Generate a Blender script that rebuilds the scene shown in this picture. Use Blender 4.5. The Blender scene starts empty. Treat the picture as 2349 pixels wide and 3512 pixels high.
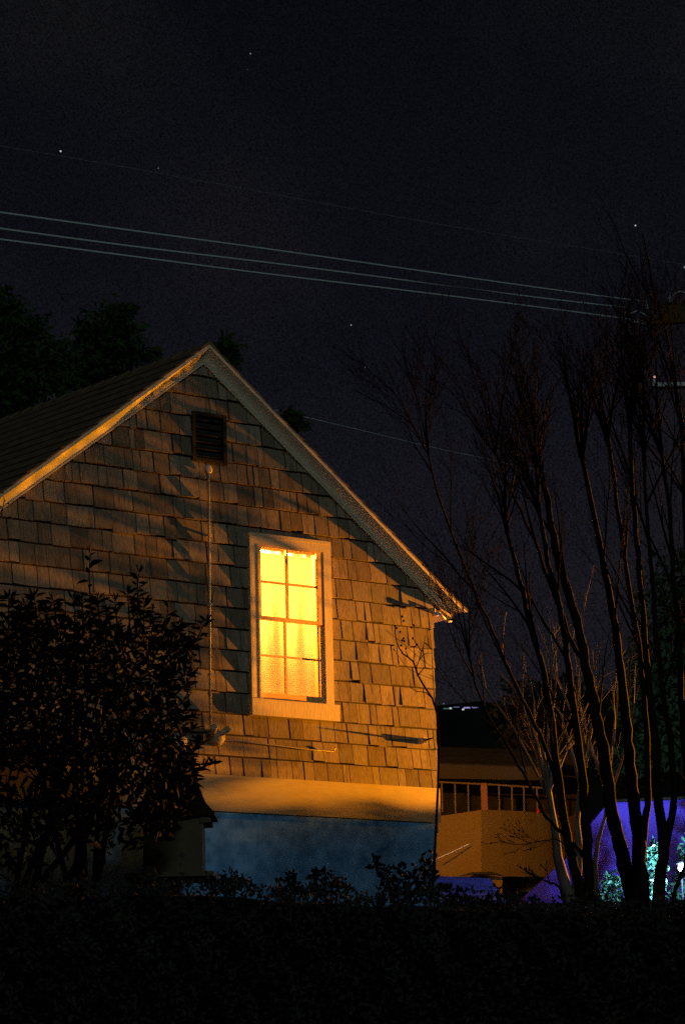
import bpy, math, random
import numpy as np
from mathutils import Vector
random.seed(7); rng = np.random.default_rng(7)
S = bpy.context.scene
COL = S.collection

# ------------------------------------------------------------------ camera model (x right, y down, z forward)
F = 9213.82
AX = np.array([0.80948483, 0.10859096, 0.57701154])
AY = np.array([-0.58665412, 0.18959425, 0.78733154])
AZ = np.array([-0.02390099, -0.97583914, 0.217179])
ROT = np.array([AX, AY, AZ])
YW = 19.357                                   # plane of the gable wall
def ray(u, v): return ROT @ np.array([u-1174.5, v-1756.0, F])
def W(u, v, y=YW):                            # point of the plane Y = y
    d = ray(u, v); return d*(y/d[1])
def D(u, v, dep):                             # point at a depth along the view axis
    return ray(u, v)*dep/F
cam = bpy.data.objects.new('camera', bpy.data.cameras.new('camera'))
COL.objects.link(cam)
from mathutils import Matrix
m = Matrix(((ROT[0][0], -ROT[0][1], -ROT[0][2]), (ROT[1][0], -ROT[1][1], -ROT[1][2]), (ROT[2][0], -ROT[2][1], -ROT[2][2])))
cam.matrix_world = m.to_4x4()
cam.data.sensor_fit = 'HORIZONTAL'; cam.data.sensor_width = 24.0
cam.data.lens = 24.0*F/2349.0
cam.data.clip_start = 0.1; cam.data.clip_end = 5000
S.camera = cam

# ------------------------------------------------------------------ materials
def mat(name, col, rough=0.8, spec=0.25, var=0.0, scale=8.0, stretch=(1, 1, 1), bump=0.0, attr=False, col2=None, metal=0.0, detail=5.0):
    M = bpy.data.materials.new(name); M.use_nodes = True
    N = M.node_tree.nodes; L = M.node_tree.links
    B = N['Principled BSDF']
    B.inputs['Base Color'].default_value = (*col, 1); B.inputs['Roughness'].default_value = rough
    B.inputs['Specular IOR Level'].default_value = spec; B.inputs['Metallic'].default_value = metal
    src = None
    if var > 0 or bump > 0 or col2:
        tc = N.new('ShaderNodeTexCoord'); mp = N.new('ShaderNodeMapping'); mp.inputs['Scale'].default_value = stretch
        L.new(tc.outputs['Object'], mp.inputs['Vector'])
        nz = N.new('ShaderNodeTexNoise'); nz.inputs['Scale'].default_value = scale; nz.inputs['Detail'].default_value = detail
        L.new(mp.outputs[0], nz.inputs['Vector'])
        rp = N.new('ShaderNodeMapRange'); rp.inputs['From Min'].default_value = 0.3; rp.inputs['From Max'].default_value = 0.7
        L.new(nz.outputs['Fac'], rp.inputs['Value'])
        mx = N.new('ShaderNodeMix'); mx.data_type = 'RGBA'
        L.new(rp.outputs[0], mx.inputs['Factor'])
        a = tuple(c*(1-var) for c in col); b = col2 if col2 else tuple(min(1, c*(1+var)) for c in col)
        mx.inputs['A'].default_value = (*a, 1); mx.inputs['B'].default_value = (*b, 1)
        src = mx.outputs['Result']
        if bump > 0:
            bp = N.new('ShaderNodeBump'); bp.inputs['Strength'].default_value = bump; bp.inputs['Distance'].default_value = 0.01
            L.new(nz.outputs['Fac'], bp.inputs['Height']); L.new(bp.outputs[0], B.inputs['Normal'])
    if attr:
        at = N.new('ShaderNodeAttribute'); at.attribute_name = 'tint'
        mu = N.new('ShaderNodeMix'); mu.data_type = 'RGBA'; mu.blend_type = 'MULTIPLY'; mu.inputs['Factor'].default_value = 1
        if src: L.new(src, mu.inputs['A'])
        else: mu.inputs['A'].default_value = (*col, 1)
        L.new(at.outputs['Color'], mu.inputs['B']); src = mu.outputs['Result']
    if src: L.new(src, B.inputs['Base Color'])
    return M
def stains(M, scale, stretch, lo, amount, col=(.45, .42, .38)):
    N = M.node_tree.nodes; L = M.node_tree.links; B = N['Principled BSDF']
    src = B.inputs['Base Color'].links[0].from_socket
    tc = N.new('ShaderNodeTexCoord'); mp = N.new('ShaderNodeMapping'); mp.inputs['Scale'].default_value = stretch; L.new(tc.outputs['Object'], mp.inputs[0])
    nz = N.new('ShaderNodeTexNoise'); nz.inputs['Scale'].default_value = scale; nz.inputs['Detail'].default_value = 6; nz.inputs['Roughness'].default_value = .65; L.new(mp.outputs[0], nz.inputs[0])
    mr = N.new('ShaderNodeMapRange'); mr.inputs['From Min'].default_value = lo; mr.inputs['From Max'].default_value = lo+.16; mr.inputs['To Max'].default_value = amount; L.new(nz.outputs['Fac'], mr.inputs[0])
    mx = N.new('ShaderNodeMix'); mx.data_type = 'RGBA'; mx.blend_type = 'MULTIPLY'; L.new(mr.outputs[0], mx.inputs['Factor'])
    L.new(src, mx.inputs['A']); mx.inputs['B'].default_value = (*col, 1); L.new(mx.outputs['Result'], B.inputs['Base Color'])
def emit(name, col, st):
    M = bpy.data.materials.new(name); M.use_nodes = True
    B = M.node_tree.nodes['Principled BSDF']
    B.inputs['Base Color'].default_value = (0, 0, 0, 1)
    B.inputs['Emission Color'].default_value = (*col, 1); B.inputs['Emission Strength'].default_value = st
    M.cycles.emission_sampling = 'NONE'
    return M
def translucent(name, col, mixf=0.8, var=0.0, scale=30, stretch=(1, 1, 1)):
    M = bpy.data.materials.new(name); M.use_nodes = True
    N = M.node_tree.nodes; L = M.node_tree.links; N.remove(N['Principled BSDF'])
    o = N['Material Output']; t = N.new('ShaderNodeBsdfTranslucent'); d = N.new('ShaderNodeBsdfDiffuse'); mx = N.new('ShaderNodeMixShader')
    t.inputs[0].default_value = (*col, 1); d.inputs[0].default_value = (*col, 1); mx.inputs[0].default_value = mixf
    L.new(d.outputs[0], mx.inputs[1]); L.new(t.outputs[0], mx.inputs[2]); L.new(mx.outputs[0], o.inputs[0])
    if var > 0:
        tc = N.new('ShaderNodeTexCoord'); mp = N.new('ShaderNodeMapping'); mp.inputs['Scale'].default_value = stretch
        L.new(tc.outputs['Object'], mp.inputs['Vector'])
        nz = N.new('ShaderNodeTexNoise'); nz.inputs['Scale'].default_value = scale; L.new(mp.outputs[0], nz.inputs['Vector'])
        rr = N.new('ShaderNodeMapRange'); rr.inputs['From Min'].default_value = .3; rr.inputs['From Max'].default_value = .7
        rr.inputs['To Min'].default_value = 1-var; rr.inputs['To Max'].default_value = 1
        L.new(nz.outputs['Fac'], rr.inputs['Value'])
        vm = N.new('ShaderNodeVectorMath'); vm.operation = 'SCALE'; vm.inputs[0].default_value = col
        L.new(rr.outputs[0], vm.inputs['Scale'])
        L.new(vm.outputs[0], t.inputs[0]); L.new(vm.outputs[0], d.inputs[0])
    return M
def glassmat():
    M = bpy.data.materials.new('window_glass'); M.use_nodes = True
    N = M.node_tree.nodes; L = M.node_tree.links; N.remove(N['Principled BSDF'])
    o = N['Material Output']; t = N.new('ShaderNodeBsdfTransparent'); g = N.new('ShaderNodeBsdfGlossy'); mx = N.new('ShaderNodeMixShader')
    g.inputs['Roughness'].default_value = 0.03; fr = N.new('ShaderNodeFresnel'); fr.inputs[0].default_value = 1.45
    L.new(fr.outputs[0], mx.inputs[0]); L.new(t.outputs[0], mx.inputs[1]); L.new(g.outputs[0], mx.inputs[2]); L.new(mx.outputs[0], o.inputs[0])
    return M

M_SHING = mat('cedar_shingle', (0.235, 0.20, 0.145), 0.9, 0.15, var=0.30, scale=16, stretch=(6, 6, 0.8), bump=0.10, attr=True)
M_TRIM = mat('cream_trim_paint', (0.60, 0.56, 0.42), 0.6, 0.3, var=0.12, scale=24, stretch=(1, 1, 3), bump=0.15)
M_CASING = mat('window_casing_paint', (0.60, 0.51, 0.33), 0.55, 0.3, var=0.12, scale=30, stretch=(3, 3, .6), bump=0.1)
M_BOARD = mat('skirt_board_paint', (0.37, 0.315, 0.19), 0.6, 0.3, var=0.10, scale=20, stretch=(.4, 1, 3), bump=0.1)
M_FOUND = mat('blue_painted_concrete', (0.12, 0.38, 0.80), 0.85, 0.2, var=0.32, scale=9, bump=0.3, col2=(0.22, 0.52, 0.95))
M_SHEATH = mat('dark_sheathing', (0.03, 0.03, 0.03), 0.95)
M_ROOF = mat('asphalt_roof_shingle', (0.15, 0.11, 0.065), 0.9, 0.2, var=0.45, scale=12, bump=0.5)
M_VENT = mat('weathered_vent_wood', (0.016, 0.016, 0.016), 0.9, var=.3, scale=20)
M_SASH = mat('sash_glow_paint', (0.80, 0.50, 0.19), 0.5, .3, var=.1, scale=20)  # orange window glow is put into the sash colour
M_ROOM = mat('room_wall_paint', (0.16, 0.09, 0.04), 0.9)
M_JAMB = mat('interior_jamb_varnish', (0.55, 0.20, 0.05), 0.6)
M_CURT = translucent('curtain_voile', (0.82, 0.74, 0.60), 0.9)
_N = M_CURT.node_tree.nodes; _L = M_CURT.node_tree.links
_o = _N['Material Output']; _s = _o.inputs[0].links[0].from_socket; _t = _N.new('ShaderNodeBsdfTransparent'); _m = _N.new('ShaderNodeMixShader')
_tc = _N.new('ShaderNodeTexCoord'); _mp = _N.new('ShaderNodeMapping'); _mp.inputs['Scale'].default_value = (1, 0, .03); _L.new(_tc.outputs['Object'], _mp.inputs[0])
_nz = _N.new('ShaderNodeTexNoise'); _nz.inputs['Scale'].default_value = 11; _nz.inputs['Detail'].default_value = 2; _L.new(_mp.outputs[0], _nz.inputs[0])
_mr = _N.new('ShaderNodeMapRange'); _mr.inputs['From Min'].default_value = .36; _mr.inputs['From Max'].default_value = .64; _mr.inputs['To Min'].default_value = .05; _mr.inputs['To Max'].default_value = .9; _L.new(_nz.outputs['Fac'], _mr.inputs[0])
_L.new(_mr.outputs[0], _m.inputs[0]); _L.new(_t.outputs[0], _m.inputs[1]); _L.new(_s, _m.inputs[2]); _L.new(_m.outputs[0], _o.inputs[0])
M_SLAT = translucent('blind_slat_vinyl', (0.86, 0.80, 0.66), 0.8)
M_GLASS = glassmat()
M_PIPE = mat('painted_conduit', (0.40, 0.36, 0.30), 0.5, .4, var=.15, scale=20)
M_LAMPB = mat('floodlight_body', (0.36, 0.31, 0.24), 0.45, .4, var=.2, scale=25)
M_BLACK = mat('black_plastic', (0.02, 0.02, 0.02), 0.5)
M_METAL = mat('galvanised_metal', (0.55, 0.52, 0.55), 0.4, .5, var=.15, scale=15)
M_BARK = mat('dark_bark', (0.013, 0.010, 0.008), 0.95, 0.1, var=.4, scale=30, stretch=(2, 2, .4), bump=.6)
M_TWIG = mat('dark_twig', (0.006, 0.0055, 0.005), 0.95, 0.02)
M_PALEB = mat('pale_peeling_bark', (0.13, 0.115, 0.105), 0.85, 0.2, var=.45, scale=9, stretch=(2, 2, .5), bump=.4)
stains(M_SHING, 3.2, (5, 1, .8), .52, .85)
stains(M_FOUND, 2.0, (1, 1, .6), .54, .5, (.6, .62, .66))
stains(M_BOARD, 2.4, (.7, 1, 2.2), .56, .4, (.6, .55, .5))
def leafmat(name, col, rough=0.55, spec=0.25):
    return mat(name, col, rough, spec, var=0.35, scale=5.0)
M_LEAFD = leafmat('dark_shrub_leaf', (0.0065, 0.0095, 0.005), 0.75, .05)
M_HEDGE = leafmat('hedge_leaf', (0.034, 0.038, 0.031), 0.85, .04)
M_TREEG = leafmat('background_tree_leaf', (0.026, 0.056, 0.014), 0.8, .1)
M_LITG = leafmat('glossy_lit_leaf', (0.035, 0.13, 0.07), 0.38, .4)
M_WIRE = mat('bare_aluminium_wire', (0.66, 0.80, 0.84), 0.6, .4)
M_GROUND = mat('night_soil_and_grass', (0.02, 0.02, 0.014), 0.95, .1, var=.5, scale=2)
M_STUCCO = mat('ochre_stucco', (0.175, 0.110, 0.030), 0.95, .1, var=.12, scale=40, bump=.4)
M_DARKW = mat('dark_house_siding', (0.028, 0.024, 0.02), 0.9, .1, var=.3, scale=10)
M_RAIL = mat('painted_rail_wood', (0.16, 0.12, 0.07), 0.7)
M_POST = mat('rust_red_post_paint', (0.22, 0.09, 0.035), 0.7)
M_RED = mat('red_enamel', (0.5, 0.02, 0.012), 0.5)
M_TARP = mat('violet_lit_tarp', (0.125, 0.07, 0.72), 0.75, .2, var=.08, scale=5, bump=.2)  # the lamp's violet light is put into the tarp colour
M_SHEDB = mat('blue_violet_roofing', (0.028, 0.055, 0.36), 0.8, .2, var=.18, scale=12, bump=.3)
M_OLIVE = mat('olive_birdhouse_paint', (0.085, 0.08, 0.05), 0.85, .1, var=.15, scale=16, bump=.2)
M_BHROOF = mat('birdhouse_roof_shingle', (0.018, 0.013, 0.010), 0.9, .1, var=.5, scale=18, bump=.4)
M_BROWN = mat('brown_crossarm_wood', (0.07, 0.055, 0.025), 0.9, var=.3, scale=12)
M_CERAM = mat('grey_porcelain', (0.30, 0.33, 0.34), 0.35, .5)

# ------------------------------------------------------------------ mesh builder
class MB:
    def __init__(s): s.v = []; s.f = []; s.t = []
    def add(s, vs, fs, tint=None):
        o = len(s.v); s.v += [tuple(map(float, p)) for p in vs]
        for f in fs:
            s.f.append(tuple(i+o for i in f)); s.t.append(tint)
    def box(s, x0, x1, y0, y1, z0, z1, tint=None):
        s.add([(x0,y0,z0),(x1,y0,z0),(x1,y1,z0),(x0,y1,z0),(x0,y0,z1),(x1,y0,z1),(x1,y1,z1),(x0,y1,z1)],
              [(0,3,2,1),(4,5,6,7),(0,1,5,4),(1,2,6,5),(2,3,7,6),(3,0,4,7)], tint)
    def prism(s, poly, yf, yb, tint=None):    # poly of (x,z) clockwise or not; yf may be a function of (x,z)
        n = len(poly); g = yf if callable(yf) else (lambda x, z: yf)
        h = yb if callable(yb) else (lambda x, z: yb)
        vs = [(x, g(x, z), z) for x, z in poly]+[(x, h(x, z), z) for x, z in poly]
        a = sum(poly[i][0]*poly[(i+1) % n][1]-poly[(i+1) % n][0]*poly[i][1] for i in range(n))
        fr = tuple(range(n)) if a > 0 else tuple(range(n-1, -1, -1))
        fs = [fr, tuple(i+n for i in reversed(fr))]
        for k in range(n):
            i, j = fr[k], fr[(k+1) % n]
            fs.append((j, i, i+n, j+n))
        s.add(vs, fs, tint)
    def obox(s, c, ax, ay, az, tint=None):    # centre and three half vectors
        c, ax, ay, az = map(np.array, (c, ax, ay, az))
        vs = [c+i*ax+j*ay+k*az for k in (-1, 1) for j in (-1, 1) for i in (-1, 1)]
        s.add(vs, [(0,2,3,1),(4,5,7,6),(0,1,5,4),(1,3,7,5),(3,2,6,7),(2,0,4,6)], tint)
    def tube(s, pts, rad, n=6, cap=True):
        P = [np.array(p, float) for p in pts]; m = len(P)
        if np.isscalar(rad): rad = [rad]*m
        rings = []; ref = None
        for i in range(m):
            t = P[min(i+1, m-1)]-P[max(i-1, 0)]; t = t/(np.linalg.norm(t)+1e-12)
            if ref is None:
                ref = np.array([0, 0, 1.0]) if abs(t[2]) < .9 else np.array([1.0, 0, 0])
            a = ref-t*(ref@t); na = np.linalg.norm(a)
            if na < 1e-6: a = np.cross(t, [0.3, .5, .8]); na = np.linalg.norm(a)
            a /= na; b = np.cross(t, a); ref = a
            rings.append([P[i]+rad[i]*(math.cos(2*math.pi*k/n)*a+math.sin(2*math.pi*k/n)*b) for k in range(n)])
        vs = [p for r in rings for p in r]; fs = []
        for i in range(m-1):
            for k in range(n):
                k2 = (k+1) % n; fs.append((i*n+k, i*n+k2, (i+1)*n+k2, (i+1)*n+k))
        if cap:
            fs.append(tuple(range(n-1, -1, -1))); fs.append(tuple((m-1)*n+k for k in range(n)))
        s.add(vs, fs)
    def lathe(s, c, axis, prof, n=14):        # profile of (distance along axis, radius)
        c = np.array(c, float); t = np.array(axis, float); t /= np.linalg.norm(t)
        a = np.cross(t, [0, 0, 1.0] if abs(t[2]) < .9 else [1.0, 0, 0]); a /= np.linalg.norm(a); b = np.cross(t, a)
        vs = []; fs = []
        for h, r in prof:
            for k in range(n): vs.append(c+t*h+r*(math.cos(2*math.pi*k/n)*a+math.sin(2*math.pi*k/n)*b))
        for i in range(len(prof)-1):
            for k in range(n):
                k2 = (k+1) % n; fs.append((i*n+k, i*n+k2, (i+1)*n+k2, (i+1)*n+k))
        fs.append(tuple(range(n-1, -1, -1))); fs.append(tuple((len(prof)-1)*n+k for k in range(n)))
        s.add(vs, fs)
    def leaves(s, P, A, L, Wd, big=False, fold=0.25):
        for p, a, l, w in zip(P, A, L, Wd):
            a = a/(np.linalg.norm(a)+1e-9)
            r = rng.normal(size=3); r -= a*(r@a); r /= np.linalg.norm(r)+1e-9; n = np.cross(a, r)
            if big:
                dr = np.array([0, 0, -1.0])*l*.16
                c1 = p+a*l*.33-n*w*fold*.3; c2 = p+a*l*.7+dr*.4-n*w*fold*.3; t = p+a*l+dr
                vs = [p, c1+r*w*.5+n*w*fold, c1, c1-r*w*.5+n*w*fold, c2+r*w*.36+n*w*fold, c2, c2-r*w*.36+n*w*fold, t]
                s.add(vs, [(0,1,2),(0,2,3),(1,4,5,2),(2,5,6,3),(4,7,5),(5,7,6)])
            else:
                m_ = p+a*l*.5
                s.add([p, m_+r*w*.5+n*w*fold, p+a*l, m_-r*w*.5+n*w*fold], [(0,1,2),(0,2,3)])
    def build(s, name, M, parent=None, smooth=False, recalc=False):
        me = bpy.data.meshes.new(name); me.from_pydata(s.v, [], s.f)
        if any(t is not None for t in s.t):
            at = me.attributes.new('tint', 'FLOAT_COLOR', 'CORNER')
            cols = []
            for p, t in zip(me.polygons, s.t):
                cols += [*(t if t is not None else (1, 1, 1)), 1.0]*p.loop_total
            at.data.foreach_set('color', cols)
        if smooth: me.polygons.foreach_set('use_smooth', [True]*len(me.polygons))
        me.update()
        if recalc:
            import bmesh
            bm = bmesh.new(); bm.from_mesh(me); bmesh.ops.recalc_face_normals(bm, faces=bm.faces); bm.to_mesh(me); bm.free()
        me.materials.append(M)
        o = bpy.data.objects.new(name, me); COL.objects.link(o)
        if parent is not None:
            o.parent = parent
            o.matrix_parent_inverse = Matrix.Translation(parent.location).inverted() if parent.parent is None else Matrix.Translation(root_loc(parent)).inverted()
        return o
def root_loc(o):
    # children carry world-space meshes: undo the location of the Empty at the root
    while o.parent is not None: o = o.parent
    return Vector((0, 0, 0))
def thing(name, label, cat, loc, group=None):
    o = bpy.data.objects.new(name, None); COL.objects.link(o); o.location = tuple(float(c) for c in loc)
    o['label'] = label; o['category'] = cat
    if group: o['group'] = group
    o.empty_display_size = .1
    return o
def tag(o, label, cat, group=None, kind=None):
    o['label'] = label; o['category'] = cat
    if group: o['group'] = group
    if kind: o['kind'] = kind
    return o
def clip(poly, a, b, c):                      # keep a*x + b*z <= c
    out = []
    for i in range(len(poly)):
        p, q = poly[i], poly[(i+1) % len(poly)]
        dp, dq = a*p[0]+b*p[1]-c, a*q[0]+b*q[1]-c
        if dp <= 0: out.append(p)
        if (dp < 0 < dq) or (dq < 0 < dp):
            t = dp/(dp-dq); out.append((p[0]+t*(q[0]-p[0]), p[1]+t*(q[1]-p[1])))
    return out
def subtract(poly, x0, x1, z0, z1):
    xs = [p[0] for p in poly]; zs = [p[1] for p in poly]
    if max(xs) <= x0 or min(xs) >= x1 or max(zs) <= z0 or min(zs) >= z1: return [poly]
    mid = clip(clip(poly, -1, 0, -x0), 1, 0, x1)
    res = [clip(poly, 1, 0, x0), clip(poly, -1, 0, -x1), clip(mid, 0, 1, z0), clip(mid, 0, -1, -z1)]
    ok = []
    for r in res:
        if len(r) >= 3:
            ar = abs(sum(r[i][0]*r[(i+1) % len(r)][1]-r[(i+1) % len(r)][0]*r[i][1] for i in range(len(r))))/2
            if ar > 1e-4: ok.append(r)
    return ok

# ------------------------------------------------------------------ ground
FW = np.array([0.5912, 0.8066]); RT = np.array([0.8066, -0.5912])
HP = [(-50, -1.6), (10.5, -1.6), (13.6, .05), (14.6, .25), (16.5, .95), (20, 1.45), (24, 1.5), (27, 1.95), (31, 2.2), (60, 2.6), (400, 4.0)]
def gh(x, y):
    s = x*FW[0]+y*FW[1]
    for (a, ha), (b, hb) in zip(HP, HP[1:]):
        if s <= b: return ha+(hb-ha)*max(0, (s-a))/(b-a)
    return HP[-1][1]
b = MB()
ss = [-50, 0, 6, 10.5, 12, 13.6, 14.6, 16.5, 18, 20, 22, 24, 27, 31, 45, 60, 120, 400]
rr = [-400, -100, -40, -20, -10, -5, 0, 5, 10, 20, 40, 100, 400]
for s_ in ss:
    for r_ in rr:
        p = FW*s_+RT*r_; b.v.append((p[0], p[1], gh(*p)))
nr = len(rr)
for i in range(len(ss)-1):
    for j in range(nr-1):
        b.f.append((i*nr+j, i*nr+j+1, (i+1)*nr+j+1, (i+1)*nr+j)); b.t.append(None)
g = b.build('ground', M_GROUND, smooth=True); g['kind'] = 'structure'; g['label'] = 'dark rising garden ground'

# ------------------------------------------------------------------ THE COTTAGE
house = thing('cottage', 'shingled gabled cottage with one glowing sash window and blue painted foundation', 'house', (12.7, YW+2, 1.5))
OFF = 0.115                                   # how far the roof edge stands in front of the wall
YF = YW-OFF
ap = W(719, 1178, YF); er = W(1590, 2085, YF)
XA, ZA = ap[0], ap[2]; XE, ZE = er[0], er[2]
TAN = (ZA-ZE)/(XE-XA); PHI = math.atan(TAN); CP, SP = math.cos(PHI), math.sin(PHI)
XC = 15.203; XLC = 2*XA-XC+.02               # wall corners
ZLEV = ZE-0.035                               # level cut of the rake ends
WIN = (13.14, 14.03, 3.40, 5.035); OPEN = (13.235, 13.945, 3.54, 4.935)
VENT = (12.56, 12.915, 5.63, 6.08)
EXPO = 0.1887; ZB = 2.838
def gable(poly, q):                           # clip below both rake lines, q metres (perpendicular) inside the roof edge
    c = ZA*CP+XA*SP-q
    poly = clip(poly, SP, CP, c)
    c = ZA*CP-XA*SP-q
    return clip(poly, -SP, CP, c) if len(poly) >= 3 else poly
# sheathing, with a hole for the window
sh = MB()
pent = gable([(XLC, 2.45), (XC, 2.45), (XC, 8), (XLC, 8)], 0.06)
for pc in subtract(pent, *OPEN): sh.prism(pc, YW+.029, YW+.10)
sh.build('wall_sheathing', M_SHEATH, house, recalc=True)
# shingles
sg = MB()
row = 0; z = ZB
while z < ZA:
    x = XLC-random.uniform(0, .15)+.001*row
    while x < XC:
        w = random.choice([.07, .09, .11, .13, .15, .17, .19, .21, .25, .14, .16, .12])*random.uniform(.88, 1.1)
        gap = random.choice([.006, .009, .007, .012, .016, .006])
        x1 = min(x+w, XC+random.uniform(-.004, .006))
        dz = random.gauss(0, .003) if random.random() < .86 else random.gauss(0, .009)
        sk = random.gauss(0, .0018)
        th = random.uniform(.0, .005)+(random.random() < .12)*random.uniform(.003, .009)
        z0 = z-.003+dz; z1 = z+EXPO-.0135  # slot above shows dark sheathing, standing in for shade under the next butt
        poly = [(x+gap, z0+sk), (x1, z0-sk), (x1, z1), (x+gap, z1)]
        k = random.uniform(.66, 1.22); wm = random.uniform(-.04, .05)
        if random.random() < .1: k *= .75
        tint = (k*(1+wm), k, k*(1-wm))
        zz = z0
        def yf(px, pz, zz=zz, th=th): return YW+.0005-th*(1 if pz < zz+.08 else .3)+.0250*min(1, max(0, (pz-zz)/(EXPO-.014)))
        if x1-x > .015:
            pcs = subtract(poly, WIN[0]+.004, WIN[1]-.004, WIN[2]+.004, WIN[3]-.004)
            for pc in pcs:
                for pd in subtract(pc, VENT[0]+.01, VENT[1]-.01, VENT[2]+.01, VENT[3]-.01):
                    pe = gable(pd, 0.07)
                    if len(pe) >= 3: sg.prism(pe, yf, YW+.0285+.0003*(row % 3), tint)
        x = x1
    row += 1; z += EXPO
sg.build('shingle_siding', M_SHING, house, recalc=True)
# cedar corner return on the right flank and plain flanks
fl = MB(); zz = ZB
for i in range(9):
    if zz+EXPO < 4.6: fl.box(XC-.002, XC+.012+random.uniform(0, .006), YW+.03, YW+4.5, zz, zz+EXPO-.004, (random.uniform(.7, 1.1),)*3)
    zz += EXPO
fl.build('side_wall', M_SHING, house)
fl = MB(); fl.box(XLC-.02, XLC, YW+.03, YW+4.5, 2.5, 4.5, (1, 1, 1)); fl.build('side_wall', M_SHING, house)
# skirt board and foundation
bd = MB(); bt = W(700, 2664)[2]; bb = W(740, 2784)[2]
bd.box(XLC-.02, XC+.0, YW-.016, YW+.05, bb+.002, ZB+.012)
bd.build('skirt_board', M_BOARD, house)
fo = MB(); fo.box(XLC+.02, 15.148, YW+.006, YW+4.4, 1.2, bb+.03)
fo.build('foundation', M_FOUND, house)
# rake mouldings (left and right) : profile (q inside roof edge, depth in front of wall)
PROF = [(.033, OFF-.012), (.036, OFF-.014), (.040, OFF-.022), (.047, .078), (.060, .056), (.078, .036), (.098, .023), (.108, .019), (.110, .012), (.116, .010), (.118, .020), (.130, .019), (.132, -.01)]
def rake(sgn, prof, name, M):
    bmk = MB(); vs = []
    for q, d in prof:
        za = ZA-q/CP
        xe = XA+sgn*((za-ZLEV)/TAN)
        vs += [(XA, YW-d, za), (xe, YW-d, ZLEV)]
    fs = [(2*i, 2*i+1, 2*i+3, 2*i+2) if sgn < 0 else (2*i, 2*i+2, 2*i+3, 2*i+1) for i in range(len(prof)-1)]
    bmk.add(vs, fs)
    return bmk.build(name, M, house)
rl = rake(-1, PROF, 'rake_moulding', M_TRIM); rr_ = rake(1, PROF, 'rake_moulding', M_TRIM)
FP = [(.000, OFF-.05), (.000, OFF), (.031, OFF), (.033, OFF-.012)]
rake(-1, FP, 'rake_fascia', M_TRIM); rake(1, FP, 'rake_fascia', M_TRIM)
# roof: courses of asphalt shingle on both slopes; the ridge climbs slightly towards the back
RT_ = 0.04
rf = MB()
for sgn in (-1, 1):
    ln = (XE-XA)/CP+.02; n = 17
    for i in range(n):
        a0, a1 = i*ln/n, (i+1)*ln/n+.03
        for k in range(6):
            y0 = YF-.001 if k == 0 else YF+k*.9
            y1 = YF+(k+1)*.9+.002
            def pt(a, y, off): return (XA+sgn*(a*CP+off*SP), y, ZA-a*SP+off*CP+RT_*(y-YF))
            lo, hi = .016+random.uniform(-.001, .002), .006
            vs = [pt(a0, y0, hi), pt(a1, y0, lo), pt(a1, y1, lo), pt(a0, y1, hi), pt(a0, y0, -.004), pt(a1, y0, -.001), pt(a1, y1, -.001), pt(a0, y1, -.004)]
            rf.add(vs, [(0,1,2,3),(4,7,6,5),(0,4,5,1),(1,5,6,2),(2,6,7,3),(3,7,4,0)])
roof = rf.build('roof', M_ROOF, house, recalc=True)
rc = MB()
for k in range(24):
    y0 = YF-.004+k*.23; y1 = y0+.25
    for sgn in (-1, 1):
        vs = []
        for (y, o) in ((y0, .022), (y1, .014)):
            zt = ZA+RT_*(y-YF)+o
            vs += [(XA, y, zt), (XA+sgn*.13*CP, y, zt-.13*SP)]
        vs += [(p[0], p[1], p[2]-.012) for p in vs]
        rc.add(vs, [(0,1,3,2),(4,6,7,5),(0,4,5,1),(2,3,7,6),(1,5,7,3)])
rc.build('ridge_cap', M_ROOF, house, recalc=True)
# eave soffits, gutter end, downspout elbow on the right
ev = MB()
ev.box(XC+.03, XE-.05, YW+.06, YW+4.5, ZLEV-.012, ZLEV+.004)
ev.build('eave_soffit', M_TRIM, house); ev = MB()
ev.box(2*XA-XE+.05, XLC-.022, YW-.02, YW+4.5, ZLEV-.012, ZLEV+.004)
ev.build('eave_soffit', M_TRIM, house)
def at(u, v, y): return tuple(W(u, v, y))
gt = MB()
p0 = np.array(W(1512, 2092, YW-.06)); p1 = np.array(W(1552, 2108, YW-.06))
gt.add([p0, p1, p1+np.array([0, 0, -.035]), p0+np.array([.02, 0, -.02])]+[q+np.array([0, 4, 0]) for q in (p0, p1, p1+np.array([0, 0, -.035]), p0+np.array([.02, 0, -.02]))],
       [(0,1,2,3),(4,7,6,5),(0,4,5,1),(1,5,6,2),(2,6,7,3),(3,7,4,0)])
gt.build('gutter_end', M_PIPE, house, recalc=True)
ds = MB()
ds.tube([W(1491, 2085, YW-.05), W(1489, 2098, YW-.05), W(1492, 2108, YW-.06)], [.008, .012, .016], 8)
ds.obox(W(1495, 2107, YW-.07), (.028, 0, .003), (0, .03, 0), (.002, 0, .016))
ds.tube([W(1500, 2098, YW-.09), W(1512, 2110, YW-.10), W(1528, 2124, YW-.10)], [.010, .011, .010], 8)
ds.tube([W(1528, 2131, YW-.10), W(1538, 2131, YW-.10), W(1549, 2132, YW-.10)], [.006, .012, .006], 8)
ds.build('downspout_elbow', M_METAL, house, smooth=True)
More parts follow.
